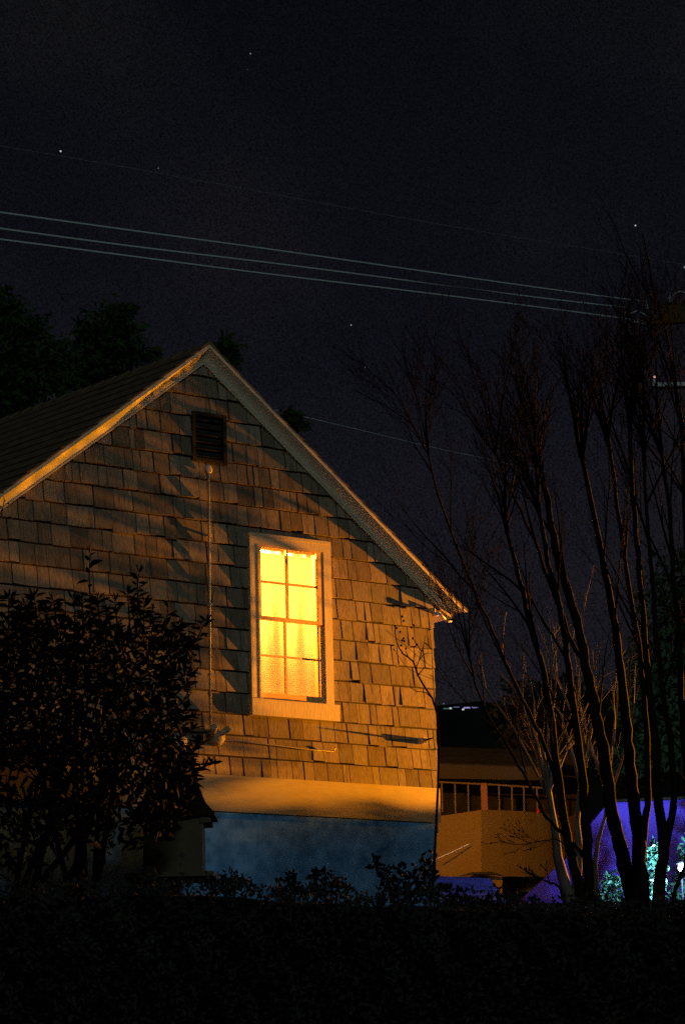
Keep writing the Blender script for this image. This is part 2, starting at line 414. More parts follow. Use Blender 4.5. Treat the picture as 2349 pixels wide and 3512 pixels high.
# gable vent
vt = thing('gable_vent', 'x', 'x', (0, 0, 0)); del vt['label']; del vt['category']
vt.parent = house; vt.matrix_parent_inverse = Matrix.Translation(house.location).inverted()
def sub(mb, name, M, par, **k):               # sub-part: parent sits at the world origin
    return mb.build(name, M, par, **k)
f_ = MB(); x0, x1, z0, z1 = VENT
for bx_ in ((x0-.005, x0+.03, z0, z1), (x1-.03, x1+.005, z0, z1)): f_.box(bx_[0], bx_[1], YW-.014, YW+.06, bx_[2], bx_[3])
f_.box(x0+.03, x1-.03, YW-.013, YW+.06, z1-.03, z1); f_.box(x0+.03, x1-.03, YW-.013, YW+.06, z0, z0+.03)
f_.box(x0, x1, YW+.062, YW+.066, z0, z1)
sub(f_, 'vent_frame', M_VENT, vt)
for i in range(6):
    s_ = MB(); zc = z0+.065+i*.066
    s_.obox((.5*(x0+x1), YW+.018, zc), (.5*(x1-x0)-.031, 0, 0), (0, .030, -.0) if 0 else (0, .024, .022), (0, -.003, .003))
    sub(s_, 'vent_slat', M_VENT, vt)
# ---- window
win = bpy.data.objects.new('sash_window', None); COL.objects.link(win); win.parent = house
win.matrix_parent_inverse = Matrix.Translation(house.location).inverted()
win['label'] = 'glowing eight pane double hung sash window with blind'
ox0, ox1, oz0, oz1 = OPEN
c = MB()
yfc = YW-.019
c.box(WIN[0], ox0, yfc, YW+.07, oz0, oz1)
c.box(ox1, WIN[1], yfc, YW+.07, oz0, oz1)
c.box(WIN[0], WIN[1], yfc-.001, YW+.07, oz1, WIN[3])
c.box(WIN[0]-.004, WIN[0]+.022, yfc-.009, yfc+.004, oz0+.001, WIN[3]+.002)      # back band
c.box(WIN[0]+.022, WIN[1]-.022, yfc-.0085, yfc+.004, WIN[3]-.026, WIN[3]+.0018)
c.box(ox1-.0005, ox1+.012, yfc-.001, yfc+.004, oz0+.002, oz1-.001)
c.box(ox0-.012, ox0+.0005, yfc-.005, yfc+.004, oz0+.002, oz1-.001)
sub(c, 'casing', M_CASING, win)
c = MB()
c.prism([(13.122, 3.392), (14.066, 3.392), (14.068, 3.40), (14.068, 3.535), (14.06, 3.5405), (13.128, 3.5405), (13.12, 3.535), (13.12, 3.40)], YW-.052, YW+.08)
sub(c, 'sill', M_CASING, win, recalc=True)
def sash(x0, x1, z0, z1, yy, th, st, top, bot, mx, mz, mw=.016, name='sash'):
    s_ = MB()
    s_.box(x0, x0+st[0], yy, yy+th, z0, z1); s_.box(x1-st[1], x1, yy, yy+th, z0, z1)
    s_.box(x0+st[0], x1-st[1], yy+.0005, yy+th, z1-top, z1); s_.box(x0+st[0], x1-st[1], yy+.0005, yy+th, z0, z0+bot)
    for a in mx: s_.box(a-mw*.8, a+mw*.8, yy+.006, yy+th-.004, z0+bot, z1-top)
    for a in mz: s_.box(x0+st[0], x1-st[1], yy+.0065, yy+th-.0045, a-mw*.6, a+mw*.6)
    o_ = sub(s_, name, M_SASH, win)
    gl = MB(); gl.box(x0+st[0], x1-st[1], yy+th*.5, yy+th*.5+.003, z0+bot, z1-top)
    sub(gl, 'window_pane', M_GLASS, win)
sash(ox0+.001, ox1-.001, 4.262, oz1-.001, YW-.015, .030, (.024, .066), .016, .030, [13.549], [4.605], name='upper_sash')
sash(ox0+.001, ox1-.001, oz0+.003, 4.288, YW+.016, .030, (.024, .020), .024, .066, [13.539], [3.946], mw=.013, name='lower_sash')
c = MB()                                      # interior jambs and stool
c.box(ox0-.03, ox0, YW+.0745, YW+.17, oz0-.02, oz1+.02); c.box(ox1, ox1+.03, YW+.0745, YW+.17, oz0-.02, oz1+.02)
c.box(ox0, ox1, YW+.0745, YW+.17, oz1, oz1+.02); c.box(ox0, ox1, YW+.0805, YW+.19, oz0-.02, oz0+.035)
sub(c, 'inner_jamb', M_JAMB, win)
bl = MB(); zz = oz0+.07; k = 0                # mini blind
while zz < 4.90:
    bl.obox((.5*(ox0+ox1)-.006, YW+.132, zz), (.5*(ox1-ox0)-.012, 0, 0), (0, .0034, .0108), (0, -.0006, .0002))
    zz += .0186; k += 1
sub(bl, 'blind', M_SLAT, win)
cu = MB(); nx = 90; vs = []                   # curtain with folds behind the blind
for j, zz in enumerate((oz0-.05, 4.98)):
    for i in range(nx+1):
        x = ox0-.06+(ox1-ox0+.12)*i/nx
        vs.append((x, YW+.20+.020*math.sin(i*.42+.6*math.sin(i*.13))+.012*math.sin(i*.19+1), zz))
cu.add(vs, [(i, i+1, nx+2+i, nx+1+i) for i in range(nx)])
sub(cu, 'curtain', M_CURT, win, smooth=True)
rm = MB()
rx0, rx1, ry0, ry1, rz0, rz1 = 12.2, 14.7, YW+.101, YW+2.3, 2.7, 5.15
rm.add([(rx0,ry0,rz0),(rx1,ry0,rz0),(rx1,ry1,rz0),(rx0,ry1,rz0),(rx0,ry0,rz1),(rx1,ry0,rz1),(rx1,ry1,rz1),(rx0,ry1,rz1)],
       [(0,1,2,3),(4,7,6,5),(1,5,6,2),(2,6,7,3),(3,7,4,0)])
for pc in subtract([(rx0, rz0), (rx1, rz0), (rx1, rz1), (rx0, rz1)], ox0-.03, ox1+.03, oz0-.02, oz1+.02): rm.prism(pc, YW+.1012, YW+.112)
rm.build('room', M_ROOM, house)

# ------------------------------------------------------------------ things on the gable wall
t = thing('wall_conduit', 'thin vertical conduit with a round disc top running down the shingles', 'conduit', W(722, 2480, YW-.03))
c = MB(); yp = YW-.034
c.tube([W(716, 1622, yp), W(719, 2050, yp), W(722, 2490, yp)], .0095, 8); c.build('pipe', M_PIPE, t, smooth=True)
c = MB(); c.lathe(W(713, 1610, YW-.012), (0, -1, 0), [(0, .040), (.014, .040), (.022, .030), (.024, .01)], 18); c.build('disc_cap', M_PIPE, t)
for i in range(3):
    c = MB(); zc = 4.95-i*.62; xp = 12.71; c.box(xp-.018, xp+.018, YW-.046, YW+.004, zc, zc+.02); c.build('pipe_strap', M_PIPE, t)
def floodlight(u, v, lab, heads):
    t = thing('wall_floodlight', lab, 'floodlight', W(u, v, YW), 'floodlights on the shingled gable')
    c = MB(); c.lathe(W(u, v, YW+.01), (0, -1, 0), [(0, .072), (.05, .072), (.075, .062), (.084, .02)], 20); c.build('base_box', M_LAMPB, t)
    for (du, dv, ax, r) in heads:
        c = MB(); c.lathe(W(u+du*.35, v+dv*.35, YW-.07), ax, [(0, .014), (.03, .016), (.045, r*.8), (.11, r), (.125, r*.92), (.126, .01)], 16)
        c.build('lamp_head', M_LAMPB, t)
floodlight(736, 2532, 'twin headed floodlight at the foot of the conduit, its right head catching light', [(-18, -30, (-.42, -.75, .42), .034), (30, -18, (.75, -.35, .55), .030)])
floodlight(606, 2546, 'small floodlight half hidden behind the dark shrub leaves', [(-18, -4, (-.6, -.8, .1), .032)])
c = MB(); pts = [W(770, 2540, YW-.008), W(860, 2548, YW-.008), W(980, 2562, YW-.010), W(1060, 2572, YW-.012), W(1145, 2577, YW-.02), W(1150, 2566, YW-.03)]
c.tube(pts, .006, 6)
tag(c.build('wall_cable', M_PIPE, smooth=True), 'thin horizontal cable stapled across the shingles under the window', 'cable')
t = thing('wall_bracket', 'small square dark bracket sticking out of the shingles near the right corner', 'bracket', W(1450, 2542, YW))
c = MB(); pb = W(1441, 2543, YW); c.box(pb[0]-.02, pb[0]+.026, YW-.07, YW+.01, pb[2]-.03, pb[2]+.028); c.build('bracket_box', M_METAL, t)
c = MB(); c.box(pb[0]-.017, pb[0]+.020, YW-.0735, YW-.0705, pb[2]-.027, pb[2]+.022); c.build('front_plate', M_BLACK, t)
c = MB(); c.tube([(pb[0]+.003, YW-.074, pb[2]), (pb[0]+.004, YW-.125, pb[2]+.004), (pb[0]+.004, YW-.20, pb[2]+.006)], [.008, .010, .003], 6); c.build('bracket_arm', M_BLACK, t, smooth=True)

# ------------------------------------------------------------------ birdhouse in front of the wall
bd_ = 21.3
t = thing('birdhouse', 'dark hip roofed birdhouse with two round holes under the big shrub', 'birdhouse', D(590, 3060, bd_))
RV = np.array([RT[0], RT[1], 0]); FV = np.array([FW[0], FW[1], 0]); UPV = np.array([0, 0, 1.0])
bc = D(592, 2940, bd_); pm = bd_/F           # metres per source pixel
def bh(du, df, dv): return bc+RV*du*pm+FV*df+UPV*(-dv)*pm
c = MB()
c.obox(bh(0, .24, -38), RV*102*pm, FV*.22, UPV*106*pm); c.build('house_box', M_OLIVE, t)
for hu in (-41, 33):
    c = MB(); c.lathe(bh(hu, .0195, -7), -FV, [(0, 9*pm), (.003, 9*pm), (.0031, 7*pm)], 16); c.build('entry_hole', M_BLACK, t)
c = MB(); c.obox(bh(-8, .16, 66), RV*152*pm, FV*.34, UPV*8*pm); c.build('ledge', M_OLIVE, t)
c = MB(); lv = [(70, -355, .04), (80, -300, .07), (92, -240, .12), (112, -190, .18), (146, -148, .27), (146, -138, .27)]
vs = []
for w_, dv, dd in lv: vs += [bh(-w_, .24-dd, dv), bh(w_, .24-dd, dv), bh(w_, .24+dd, dv), bh(-w_, .24+dd, dv)]
fs = [(0, 1, 2, 3)]
for i in range(len(lv)-1):
    for k in range(4): fs.append((4*i+k, 4*i+(k+1) % 4, 4*i+4+(k+1) % 4, 4*i+4+k))
n4 = 4*(len(lv)-1); fs.append((n4+3, n4+2, n4+1, n4))
c.add(vs, fs); c.build('birdhouse_roof', M_BHROOF, t, recalc=True)
for k in range(3):
    c = MB(); c.obox(bh(112, .02+.2*k, -124), RV*18*pm, FV*.018, UPV*9*pm); c.build('rafter_tail', M_OLIVE, t)
c = MB(); c.tube([bh(0, .2, 74), bh(0, .2, 300)], .05, 8); c.build('birdhouse_post', M_BARK, t)

# ------------------------------------------------------------------ foliage helpers
def inpoly(px, py, poly):
    r = False; n = len(poly)
    for i in range(n):
        x1, y1 = poly[i]; x2, y2 = poly[(i+1) % n]
        if (y1 > py) != (y2 > py) and px < (x2-x1)*(py-y1)/(y2-y1)+x1: r = not r
    return r
K = 2349/1568.0
# big dark shrub on the left
SIL = [(-30,1440),(0,1425),(30,1395),(62,1392),(85,1412),(110,1425),(150,1405),(172,1420),(205,1400),(240,1425),(262,1440),(285,1455),(300,1430),(330,1445),(352,1430),(392,1440),(412,1470),(438,1480),(420,1510),(392,1530),(398,1575),(372,1600),(400,1630),(418,1652),(402,1690),(432,1722),(448,1760),(440,1800),(420,1850),(440,1868),(400,1890),(380,1925),(330,1945),(270,1940),(235,1958),(200,1930),(150,1955),(110,1950),(70,1990),(30,2000),(-30,2010)]
SIL = [(a*K, b_*K) for a, b_ in SIL]
DS = 20.3
shrub = thing('leafy_shrub', 'big dark broad leaved shrub with upright shoots in front of the cottage wall', 'shrub', D(180, 3100, DS))
lf = MB(); P = []; A = []
while len(P) < 5200:
    u = random.uniform(-60, 690); v = random.uniform(2060, 3020)
    if not inpoly(u, v, SIL): continue
    hole = (u < 130 and 2640 < v < 2740 and random.random() < .72) or (v > 2760 and u < 560 and random.random() < .45) or (v > 2860 and random.random() < .4)
    if hole: continue
    dd = random.gauss(0, .33)
    P.append(D(u, v, DS+dd)); 
    a = rng.normal(size=3); a[2] += .35; a += RV*.4*((u-250)/350); A.append(a)
nP = len(P)
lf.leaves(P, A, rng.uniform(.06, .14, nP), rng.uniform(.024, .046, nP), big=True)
st = MB(); 
shoots = [[(205,1450),(207,1380),(204,1320),(206,1268)], [(313,1450),(316,1390),(314,1350),(318,1312)], [(370,1450),(380,1420),(386,1392)], [(425,1500),(448,1470),(462,1440),(474,1424)],
          [(60,1440),(64,1410),(56,1388)], [(170,1440),(172,1400),(166,1372)], [(400,1540),(420,1530),(440,1515)], [(405,1660),(425,1650),(440,1640)], [(430,1740),(440,1715),(452,1700)], [(250,1450),(240,1420),(246,1405)], [(110,1440),(104,1412),(112,1400)], [(345,1460),(352,1425),(348,1402)],
          [(395,1600),(412,1580),(425,1572)], [(380,1640),(402,1622),(418,1610)], [(400,1560),(425,1545),(440,1552)]]
for (a, b_) in ((20,1400),(85,1415),(130,1415),(190,1405),(228,1420),(270,1445),(298,1432),(330,1440),(395,1445),(415,1475),(430,1500),(400,1530),(405,1590),(385,1610),(410,1650),(412,1690),(435,1720),(445,1770),(430,1830),(420,1860)):
    rgt = a > 392; ex = random.uniform(14, 40) if rgt else random.uniform(-10, 10); ey = -random.uniform(5, 30) if rgt else -random.uniform(25, 75)
    shoots.append([(a-(20 if rgt else 0), b_+(12 if rgt else 40)), (a+ex*.35, b_+ey*.35), (a+ex*.7, b_+ey*.72), (a+ex, b_+ey)])
for sh_ in shoots:
    dep = DS-.15+random.uniform(-.2, .3)
    pts = [D(a*K, b_*K, dep) for a, b_ in sh_]
    st.tube(pts, [.008-.0055*i/(len(pts)-1) for i in range(len(pts))], 5)
    for i in range(len(pts)-1):
        n_ = 5 if i < len(pts)-2 else 6
        for k in range(n_):
            tt = (k+random.random())/n_; p = pts[i]*(1-tt)+pts[i+1]*tt
            a = np.array([random.uniform(-1, 1), random.uniform(-.7, .7), random.uniform(-.05, .9)]) + RV*random.choice([-1, 1])*.8
            lf.leaves([p], [a], [random.uniform(.075, .125)], [random.uniform(.022, .034)], big=True)
    tip = pts[-1]
    for k in range(3): lf.leaves([tip], [np.array([random.uniform(-.4, .4), random.uniform(-.4, .4), 1])+RV*(k-1)*.45], [.09], [.02], big=True)
for q in range(14):                            # stems inside the mass
    u0 = random.uniform(20, 230); u1 = random.uniform(10, 420); v1 = random.uniform(1480, 1750)
    dp = DS+random.uniform(-.25, .25)
    st.tube([D(u0*K, 2080*K, dp), D((u0*.7+u1*.3)*K, 1950*K, dp), D((u0*.3+u1*.7)*K, (1950+v1)/2*K, dp), D(u1*K, v1*K, dp)], [.03, .024, .015, .007], 6)
# a berried twig crossing the left rake
st.tube([D(-30, 1800, DS), D(8, 1752, DS), D(14, 1716, DS), D(12, 1700, DS)], [.005, .004, .003, .002], 5)
st.tube([D(8, 1752, DS), D(-4, 1722, DS)], [.003, .002], 4)
for (a, b_) in ((16, 1718), (29, 1727), (3, 1739), (10, 1690)): st.lathe(D(a, b_, DS)-np.array([0, 0, .007]), (0, 0, 1), [(0, .002), (.003, .006), (.008, .008), (.013, .005), (.015, .001)], 7)
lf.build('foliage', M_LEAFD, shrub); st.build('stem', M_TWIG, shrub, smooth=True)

# foreground hedge, one clipped row
hd = thing('hedge', 'near black leafy hedge filling the whole foreground', 'hedge', D(1174, 3700, 15)*np.array([1, 1, 0])+np.array([0, 0, .2]))
HT = [(-300,2030),(0,2022),(150,2030),(300,2025),(420,2018),(600,2030),(680,2040),(760,2038),(860,2050),(1000,2050),(1100,2052),(1200,2056),(1300,2066),(1400,2066),(1500,2072),(1568,2074),(1900,2076)]
def htop(u):
    u = u/K
    for (a, ha), (b_, hb) in zip(HT, HT[1:]):
        if u <= b_: return (ha+(hb-ha)*(u-a)/(b_-a))*K
    return HT[-1][1]*K
hl = MB(); P = []; A = []; DH = 15.0
for i in range(21000):
    u = random.uniform(-420, 2780); tv = htop(u)+15*math.sin(u*.021)+10*math.sin(u*.057+1)+6*math.sin(u*.13)+random.gauss(0, 9)-abs(random.gauss(0, 16))*(random.random() < .25)
    hgt = abs(random.gauss(0, 1)); v = tv+ (random.random()**1.35)*640
    edge = min(1, (v-tv)/90.0)
    dep = DH+random.uniform(-.42, .42)*(.35+.65*edge)
    if random.random() < .75: dep = DH-.42*(.35+.65*edge)+random.uniform(0, .10)
    dep += .16*math.sin(u*.017+v*.006)+.13*math.sin(u*.031-v*.023+2)+.09*math.sin(u*.07+v*.05)
    P.append(D(u, v, dep)); a = rng.normal(size=3); a[2] += .3; A.append(a)
n_ = len(P)
hl.leaves(P, A, rng.uniform(.025, .048, n_), rng.uniform(.014, .026, n_))
hl.build('foliage', M_HEDGE, hd)
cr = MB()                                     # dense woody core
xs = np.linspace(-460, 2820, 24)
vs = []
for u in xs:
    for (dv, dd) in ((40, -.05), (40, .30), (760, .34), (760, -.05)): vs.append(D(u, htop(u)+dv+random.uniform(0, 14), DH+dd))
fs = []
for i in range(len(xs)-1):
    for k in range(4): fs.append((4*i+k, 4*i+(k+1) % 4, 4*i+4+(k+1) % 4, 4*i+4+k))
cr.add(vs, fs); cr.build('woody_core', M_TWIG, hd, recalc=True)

# little dark plants standing up behind the hedge, against the foundation
def plant(sil, n, lab, dep, ll=(.035, .06), grp='dark plants standing above the hedge', M=None, name='garden_plant', base=None, cat='plant'):
    us = [p[0] for p in sil]; vs_ = [p[1] for p in sil]
    bu = sum(us)/len(us)
    t = thing(name, lab, cat, D(bu, max(vs_), dep), grp)
    c = MB(); P = []; A = []
    while len(P) < n:
        u = random.uniform(min(us), max(us)); v = random.uniform(min(vs_), max(vs_))
        if inpoly(u, v, sil):
            P.append(D(u, v, dep+random.gauss(0, .12))); a = rng.normal(size=3); a[2] += .3; A.append(a)
    c.leaves(P, A, rng.uniform(ll[0], ll[1], n), rng.uniform(ll[0]*.5, ll[1]*.55, n), big=True)
    c.build('foliage', M or M_LEAFD, t)
    s_ = MB()
    for k in range(5):
        q = random.choice(P); s_.tube([D(bu+random.uniform(-10, 10), max(vs_)+60, dep), (D(bu, max(vs_), dep)+q)/2+RV*random.uniform(-.03, .03), q], [.010, .007, .003], 5)
    s_.build('stem', M_TWIG, t, smooth=True)
    return t
plant([(1270,2965),(1280,2945),(1295,2935),(1305,2950),(1300,2970),(1325,2975),(1335,2960),(1345,2975),(1372,2965),(1385,2980),(1420,2972),(1445,2960),(1442,2940),(1470,2925),(1490,2935),(1492,2965),(1485,3000),(1495,3010),(1500,3060),(1280,3100),(1310,3040),(1290,3010),(1310,2995),(1275,2985)], 330, 'dark bushy plant with a raised right tip against the blue foundation', 17.5)
plant([(1060,3002),(1075,2978),(1100,2990),(1125,2980),(1145,2995),(1140,3010),(1165,3020),(1190,3010),(1205,3005),(1200,3030),(1220,3060),(1060,3080),(1055,3040)], 150, 'low dark plant with a flat leafy top below the orange light spots', 17.3)
plant([(955,3035),(985,3005),(1010,2990),(978,2960),(985,2955),(1006,2985),(1020,2970),(1022,2985),(1015,3010),(1040,3040),(1050,3070),(930,3080)], 110, 'small dark plant with two long upright leaves beside the birdhouse', 17.3)
plant([(740,3010),(760,2995),(785,2990),(810,3000),(835,3020),(860,3050),(720,3080),(725,3030)], 110, 'rounded dark tuft just right of the birdhouse ledge', 17.2)
plant([(1500,3030),(1520,3040),(1555,3050),(1585,3030),(1600,3040),(1595,3070),(1640,3085),(1700,3090),(1740,3100),(1490,3110)], 130, 'ragged dark plant in front of the low blue roof', 17.2)

# ------------------------------------------------------------------ bare multi-stemmed trees on the right
def bend(p, d, L, n, up, wob):
    pts = [p]; d = d/np.linalg.norm(d)
    for i in range(n):
        d = d+np.array([0, 0, up])+rng.normal(size=3)*wob; d /= np.linalg.norm(d)
        pts.append(pts[-1]+d*L/n)
    return pts
def branchlets(mb, buds, pts, rads, level, lenf, cnt, t0=.12):
    # pts: list of arrays; spawn children along it
    seg = [np.linalg.norm(pts[i+1]-pts[i]) for i in range(len(pts)-1)]; tot = sum(seg)
    for k in range(cnt):
        tt = (t0+(1-t0)*(k+random.random())/cnt)*tot; i = 0
        while i < len(seg)-1 and tt > seg[i]: tt -= seg[i]; i += 1
        f = min(1, tt/seg[i]); p = pts[i]*(1-f)+pts[i+1]*f; r = rads[i]*(1-f)+rads[i+1]*f
        d = pts[i+1]-pts[i]; d /= np.linalg.norm(d)
        s = rng.normal(size=3); s -= d*(s@d); s /= np.linalg.norm(s)
        ang = random.uniform(.25, .60)
        L = lenf*random.uniform(.55, 1.15)
        n = 5 if level == 1 else 3
        cp = bend(p, d*math.cos(ang)+s*math.sin(ang), L, n, .07, .06)
        r0 = min(r*.6, .010 if level == 1 else .0048); cr_ = [max(.0016, r0*(1-.8*j/n)) for j in range(n+1)]
        mb.tube(cp, cr_, 4, cap=False)
        if level < 3: branchlets(mb, buds, cp, cr_, level+1, L*.5, 5 if level == 1 else 2, .2)
        elif buds is not None and random.random() < .35:
            e = cp[-1]; buds.lathe(e, cp[-1]-cp[-2], [(0, .001), (.006, .0045), (.014, .0035), (.018, .0005)], 5)
def bare_tree(lab, base, stems, dep, cont=2.2, twig=7):
    t = thing('bare_tree', lab, 'tree', D(base[0], base[1]+60, dep), 'bare multi stemmed trees right of the cottage')
    tr = MB(); tw = MB(); bu = tw
    for sp, r0, r1, doc in stems:
        dd = dep+random.uniform(-.25, .25)
        pts = [D(u, v, dep+(dd-dep)*i/max(1, len(sp)-1)) for i, (u, v) in enumerate(sp)]
        # refine
        fine = []
        for i in range(len(pts)-1):
            for k in range(3):
                f = k/3.0
                p_1 = pts[max(i-1, 0)]; p2 = pts[min(i+2, len(pts)-1)]
                q = .5*((2*pts[i])+(-p_1+pts[i+1])*f+(2*p_1-5*pts[i]+4*pts[i+1]-p2)*f*f+(-p_1+3*pts[i]-3*pts[i+1]+p2)*f**3)
                fine.append(q+rng.normal(size=3)*.004)
        fine.append(pts[-1]); pts = fine
        n = len(pts); rads = [r0+(r1-r0)*(i/(n-1))**.8 for i in range(n)]
        tr.tube(pts, [.68*r*(1+.06*math.sin(3.1*i+r0*99)) for i, r in enumerate(rads)], 10)
        branchlets(tw, bu, pts[2:], rads[2:], 1, doc, int(twig*.62), .3)
        # leaders that carry on upward
        d0 = pts[-1]-pts[-3]; d0 /= np.linalg.norm(d0)
        for k in range(3 if (r1 > 3.5*dep/F) else 0):
            s = rng.normal(size=3)*.16
            cp = bend(pts[-1], d0+s, cont*random.uniform(.7, 1.1), 8, .025, .035)
            cr_ = [max(.0022, r1*(.8)*(1-.85*j/8)) for j in range(9)]
            tw.tube(cp, cr_, 5, cap=False)
            branchlets(tw, bu, cp, cr_, 1, .5, 7, .05)
    tr.build('trunk', M_BARK, t, smooth=True); tw.build('twigs', M_TWIG, t, smooth=True)
DT = 18.6; q = 18.6/F
bare_tree('slender bare tree nearest the ochre wall, a low side limb reaching left', (2005, 3090),
  [([(2000,3100),(1975,3000),(1950,2900),(1930,2780),(1912,2650),(1893,2480),(1868,2320),(1820,2150),(1780,1980),(1740,1830)], 29*q, 9*q, .9),
   ([(2020,3100),(2015,2960),(2010,2840),(1997,2700),(1980,2537),(1962,2400),(1945,2250),(1915,2080),(1880,1930),(1850,1760)], 30*q, 10*q, .9),
   ([(2006,2945),(1975,2905),(1943,2875),(1905,2840),(1874,2800),(1848,2750),(1826,2715),(1794,2650),(1755,2585),(1700,2500),(1650,2400),(1610,2260)], 13*q, 5*q, .7),
   ([(1930,2780),(1900,2650),(1850,2520),(1790,2400),(1730,2260),(1668,2120),(1617,2000),(1560,1860),(1500,1690),(1470,1560)], 12*q, 4.5*q, .8),
   ([(1935,3090),(1918,3045),(1890,3030),(1868,3024),(1845,3012),(1812,2992)], 8*q, 3*q, .12),
   ([(1945,2900),(1900,2880),(1850,2890),(1800,2900)], 4*q, 2*q, .3)], DT, 0.55, 8)
bare_tree('thickest bare tree with leaning trunk in front of the violet tarp', (2180, 3100),
  [([(2178,3110),(2150,3000),(2125,2900),(2098,2780),(2080,2650),(2060,2520),(2035,2400),(2012,2280),(1975,2120),(1935,1990),(1905,1880),(1885,1760),(1860,1650)], 44*q, 15*q, 1.0),
   ([(2200,3110),(2192,2950),(2182,2823),(2168,2700),(2158,2580),(2148,2460),(2128,2300),(2108,2150),(2075,1960),(2040,1790),(1995,1570)], 42*q, 11*q, 1.0),
   ([(2200,2960),(2208,2860),(2220,2760),(2222,2650),(2215,2480),(2205,2350),(2188,2200),(2150,1980),(2116,1730),(2085,1500)], 22*q, 9*q, .9),
   ([(2012,2280),(1960,2200),(1925,2100),(1880,1990),(1830,1850),(1760,1700),(1700,1560)], 13*q, 6*q, .9)], DT+.3, .8, 8)
bare_tree('bare tree forking low beside the bright lamp', (2262, 3100),
  [([(2255,3110),(2262,3010),(2275,2920),(2268,2820),(2255,2730),(2250,2600),(2238,2450),(2222,2330),(2205,2120),(2185,1900),(2172,1700),(2160,1480)], 34*q, 9*q, 1.0),
   ([(2275,2920),(2296,2830),(2312,2740),(2305,2600),(2290,2470),(2272,2365),(2252,2200),(2238,1980),(2222,1820),(2210,1600)], 22*q, 8*q, .9),
   ([(2300,3110),(2318,3050),(2340,2990),(2375,2930)], 12*q, 8*q, .3)], DT-.3, .85, 8)
bare_tree('bare tree at the far right edge of the picture', (2400, 3100),
  [([(2420,3110),(2390,2950),(2370,2800),(2352,2600),(2335,2400),(2330,2200),(2310,1980),(2295,1740),(2270,1560)], 26*q, 9*q, 1.0),
   ([(2425,3110),(2410,2800),(2390,2500),(2375,2200),(2355,1900),(2337,1469),(2318,1341),(2293,1182),(2242,991),(2203,800)], 26*q, 3*q, 1.0),
   ([(2440,3110),(2440,2800),(2430,2400),(2400,2000),(2380,1700),(2349,1500)], 26*q, 6*q, 1.0)], DT, .9, 9)
# pale-barked trunk behind them
t = thing('pale_tree', 'pale smooth barked trunk behind the slender bare tree, streaked with coloured light', 'tree', D(1955, 3140, 22))
c = MB(); q2 = 22/F
for sp, ra, rb in (([(1965,3150),(1950,3080),(1928,3000),(1912,2940),(1905,2860),(1893,2790),(1885,2730),(1872,2640),(1850,2500)], 24*q2, 4*q2), ([(1972,3150),(1975,3060),(1982,2980),(1985,2900),(1978,2820),(1985,2740),(1995,2640),(2000,2500)], 19*q2, 4*q2), ([(2040,3150),(2045,3050),(2040,2960),(2052,2880),(2075,2800),(2085,2700),(2098,2560)], 11*q2, 3*q2)):
    c.tube([D(u, v, 22) for u, v in sp], [ra+(rb-ra)*i/(len(sp)-1) for i in range(len(sp))], 10)
c.build('trunk', M_PALEB, t, smooth=True)
c = MB()
for k in range(16):
    p = D(random.choice([1885, 1995, 2085]), random.uniform(2650, 2760), 22)
    cp = bend(p, np.array([random.uniform(-.3, .3), random.uniform(-.3, .3), 1]), random.uniform(.8, 1.6), 6, .03, .06)
    rr2 = [.012*(1-.8*j/6)+.002 for j in range(7)]; c.tube(cp, rr2, 5, cap=False); branchlets(c, None, cp, rr2, 2, .4, 4)
c.build('branches', M_PALEB, t, smooth=True)
# pod-bearing sapling at the corner of the house
t = thing('seedpod_sapling', 'thin bare sapling with dark seed pods at the right wall corner', 'sapling', D(1480, 3080, 19.5))
c = MB(); pd = MB(); ds_ = 19.8
main = [(1482,3080),(1492,2900),(1502,2700),(1505,2560),(1499,2450),(1483,2397),(1455,2355),(1433,2317),(1418,2271),(1400,2255),(1383,2244),(1368,2222),(1360,2202),(1355,2172),(1354,2148)]
def path(l, ra, rb):
    pts = [D(u, v, ds_) for u, v in l]; c.tube(pts, [ra+(rb-ra)*i/(len(l)-1) for i in range(len(l))], 6); return pts
path(main, .011, .0035)
for l in ([(1433,2317),(1428,2290),(1436,2268),(1450,2248),(1464,2240),(1478,2242)], [(1418,2271),(1420,2245),(1420,2222)], [(1436,2268),(1446,2235),(1455,2205),(1458,2180)], [(1455,2205),(1470,2215),(1480,2228)], [(1383,2244),(1376,2240)], [(1499,2450),(1488,2380),(1484,2300),(1480,2220),(1472,2160)], [(1400,2255),(1392,2236),(1390,2225)], [(1483,2397),(1460,2376),(1430,2372),(1408,2360),(1404,2330)], [(1446,2235),(1425,2205),(1415,2190)], [(1433,2317),(1455,2290),(1474,2292)]):
    path(l, .0045, .0018)
for u, v in ((1354,2148),(1379,2115),(1384,2130),(1419,2145),(1411,2153),(1372,2168),(1384,2190),(1379,2197),(1386,2200),(1376,2214),(1430,2212),(1392,2225),(1360,2155),(1416,2190),(1472,2160)):
    pd.lathe(D(u, v, ds_)-np.array([0, 0, .009]), (0, 0, 1), [(0, .001), (.004, .007), (.010, .009), (.016, .006), (.019, .001)], 7)
c.add(pd.v, pd.f); c.build('stem', M_TWIG, t, smooth=True)

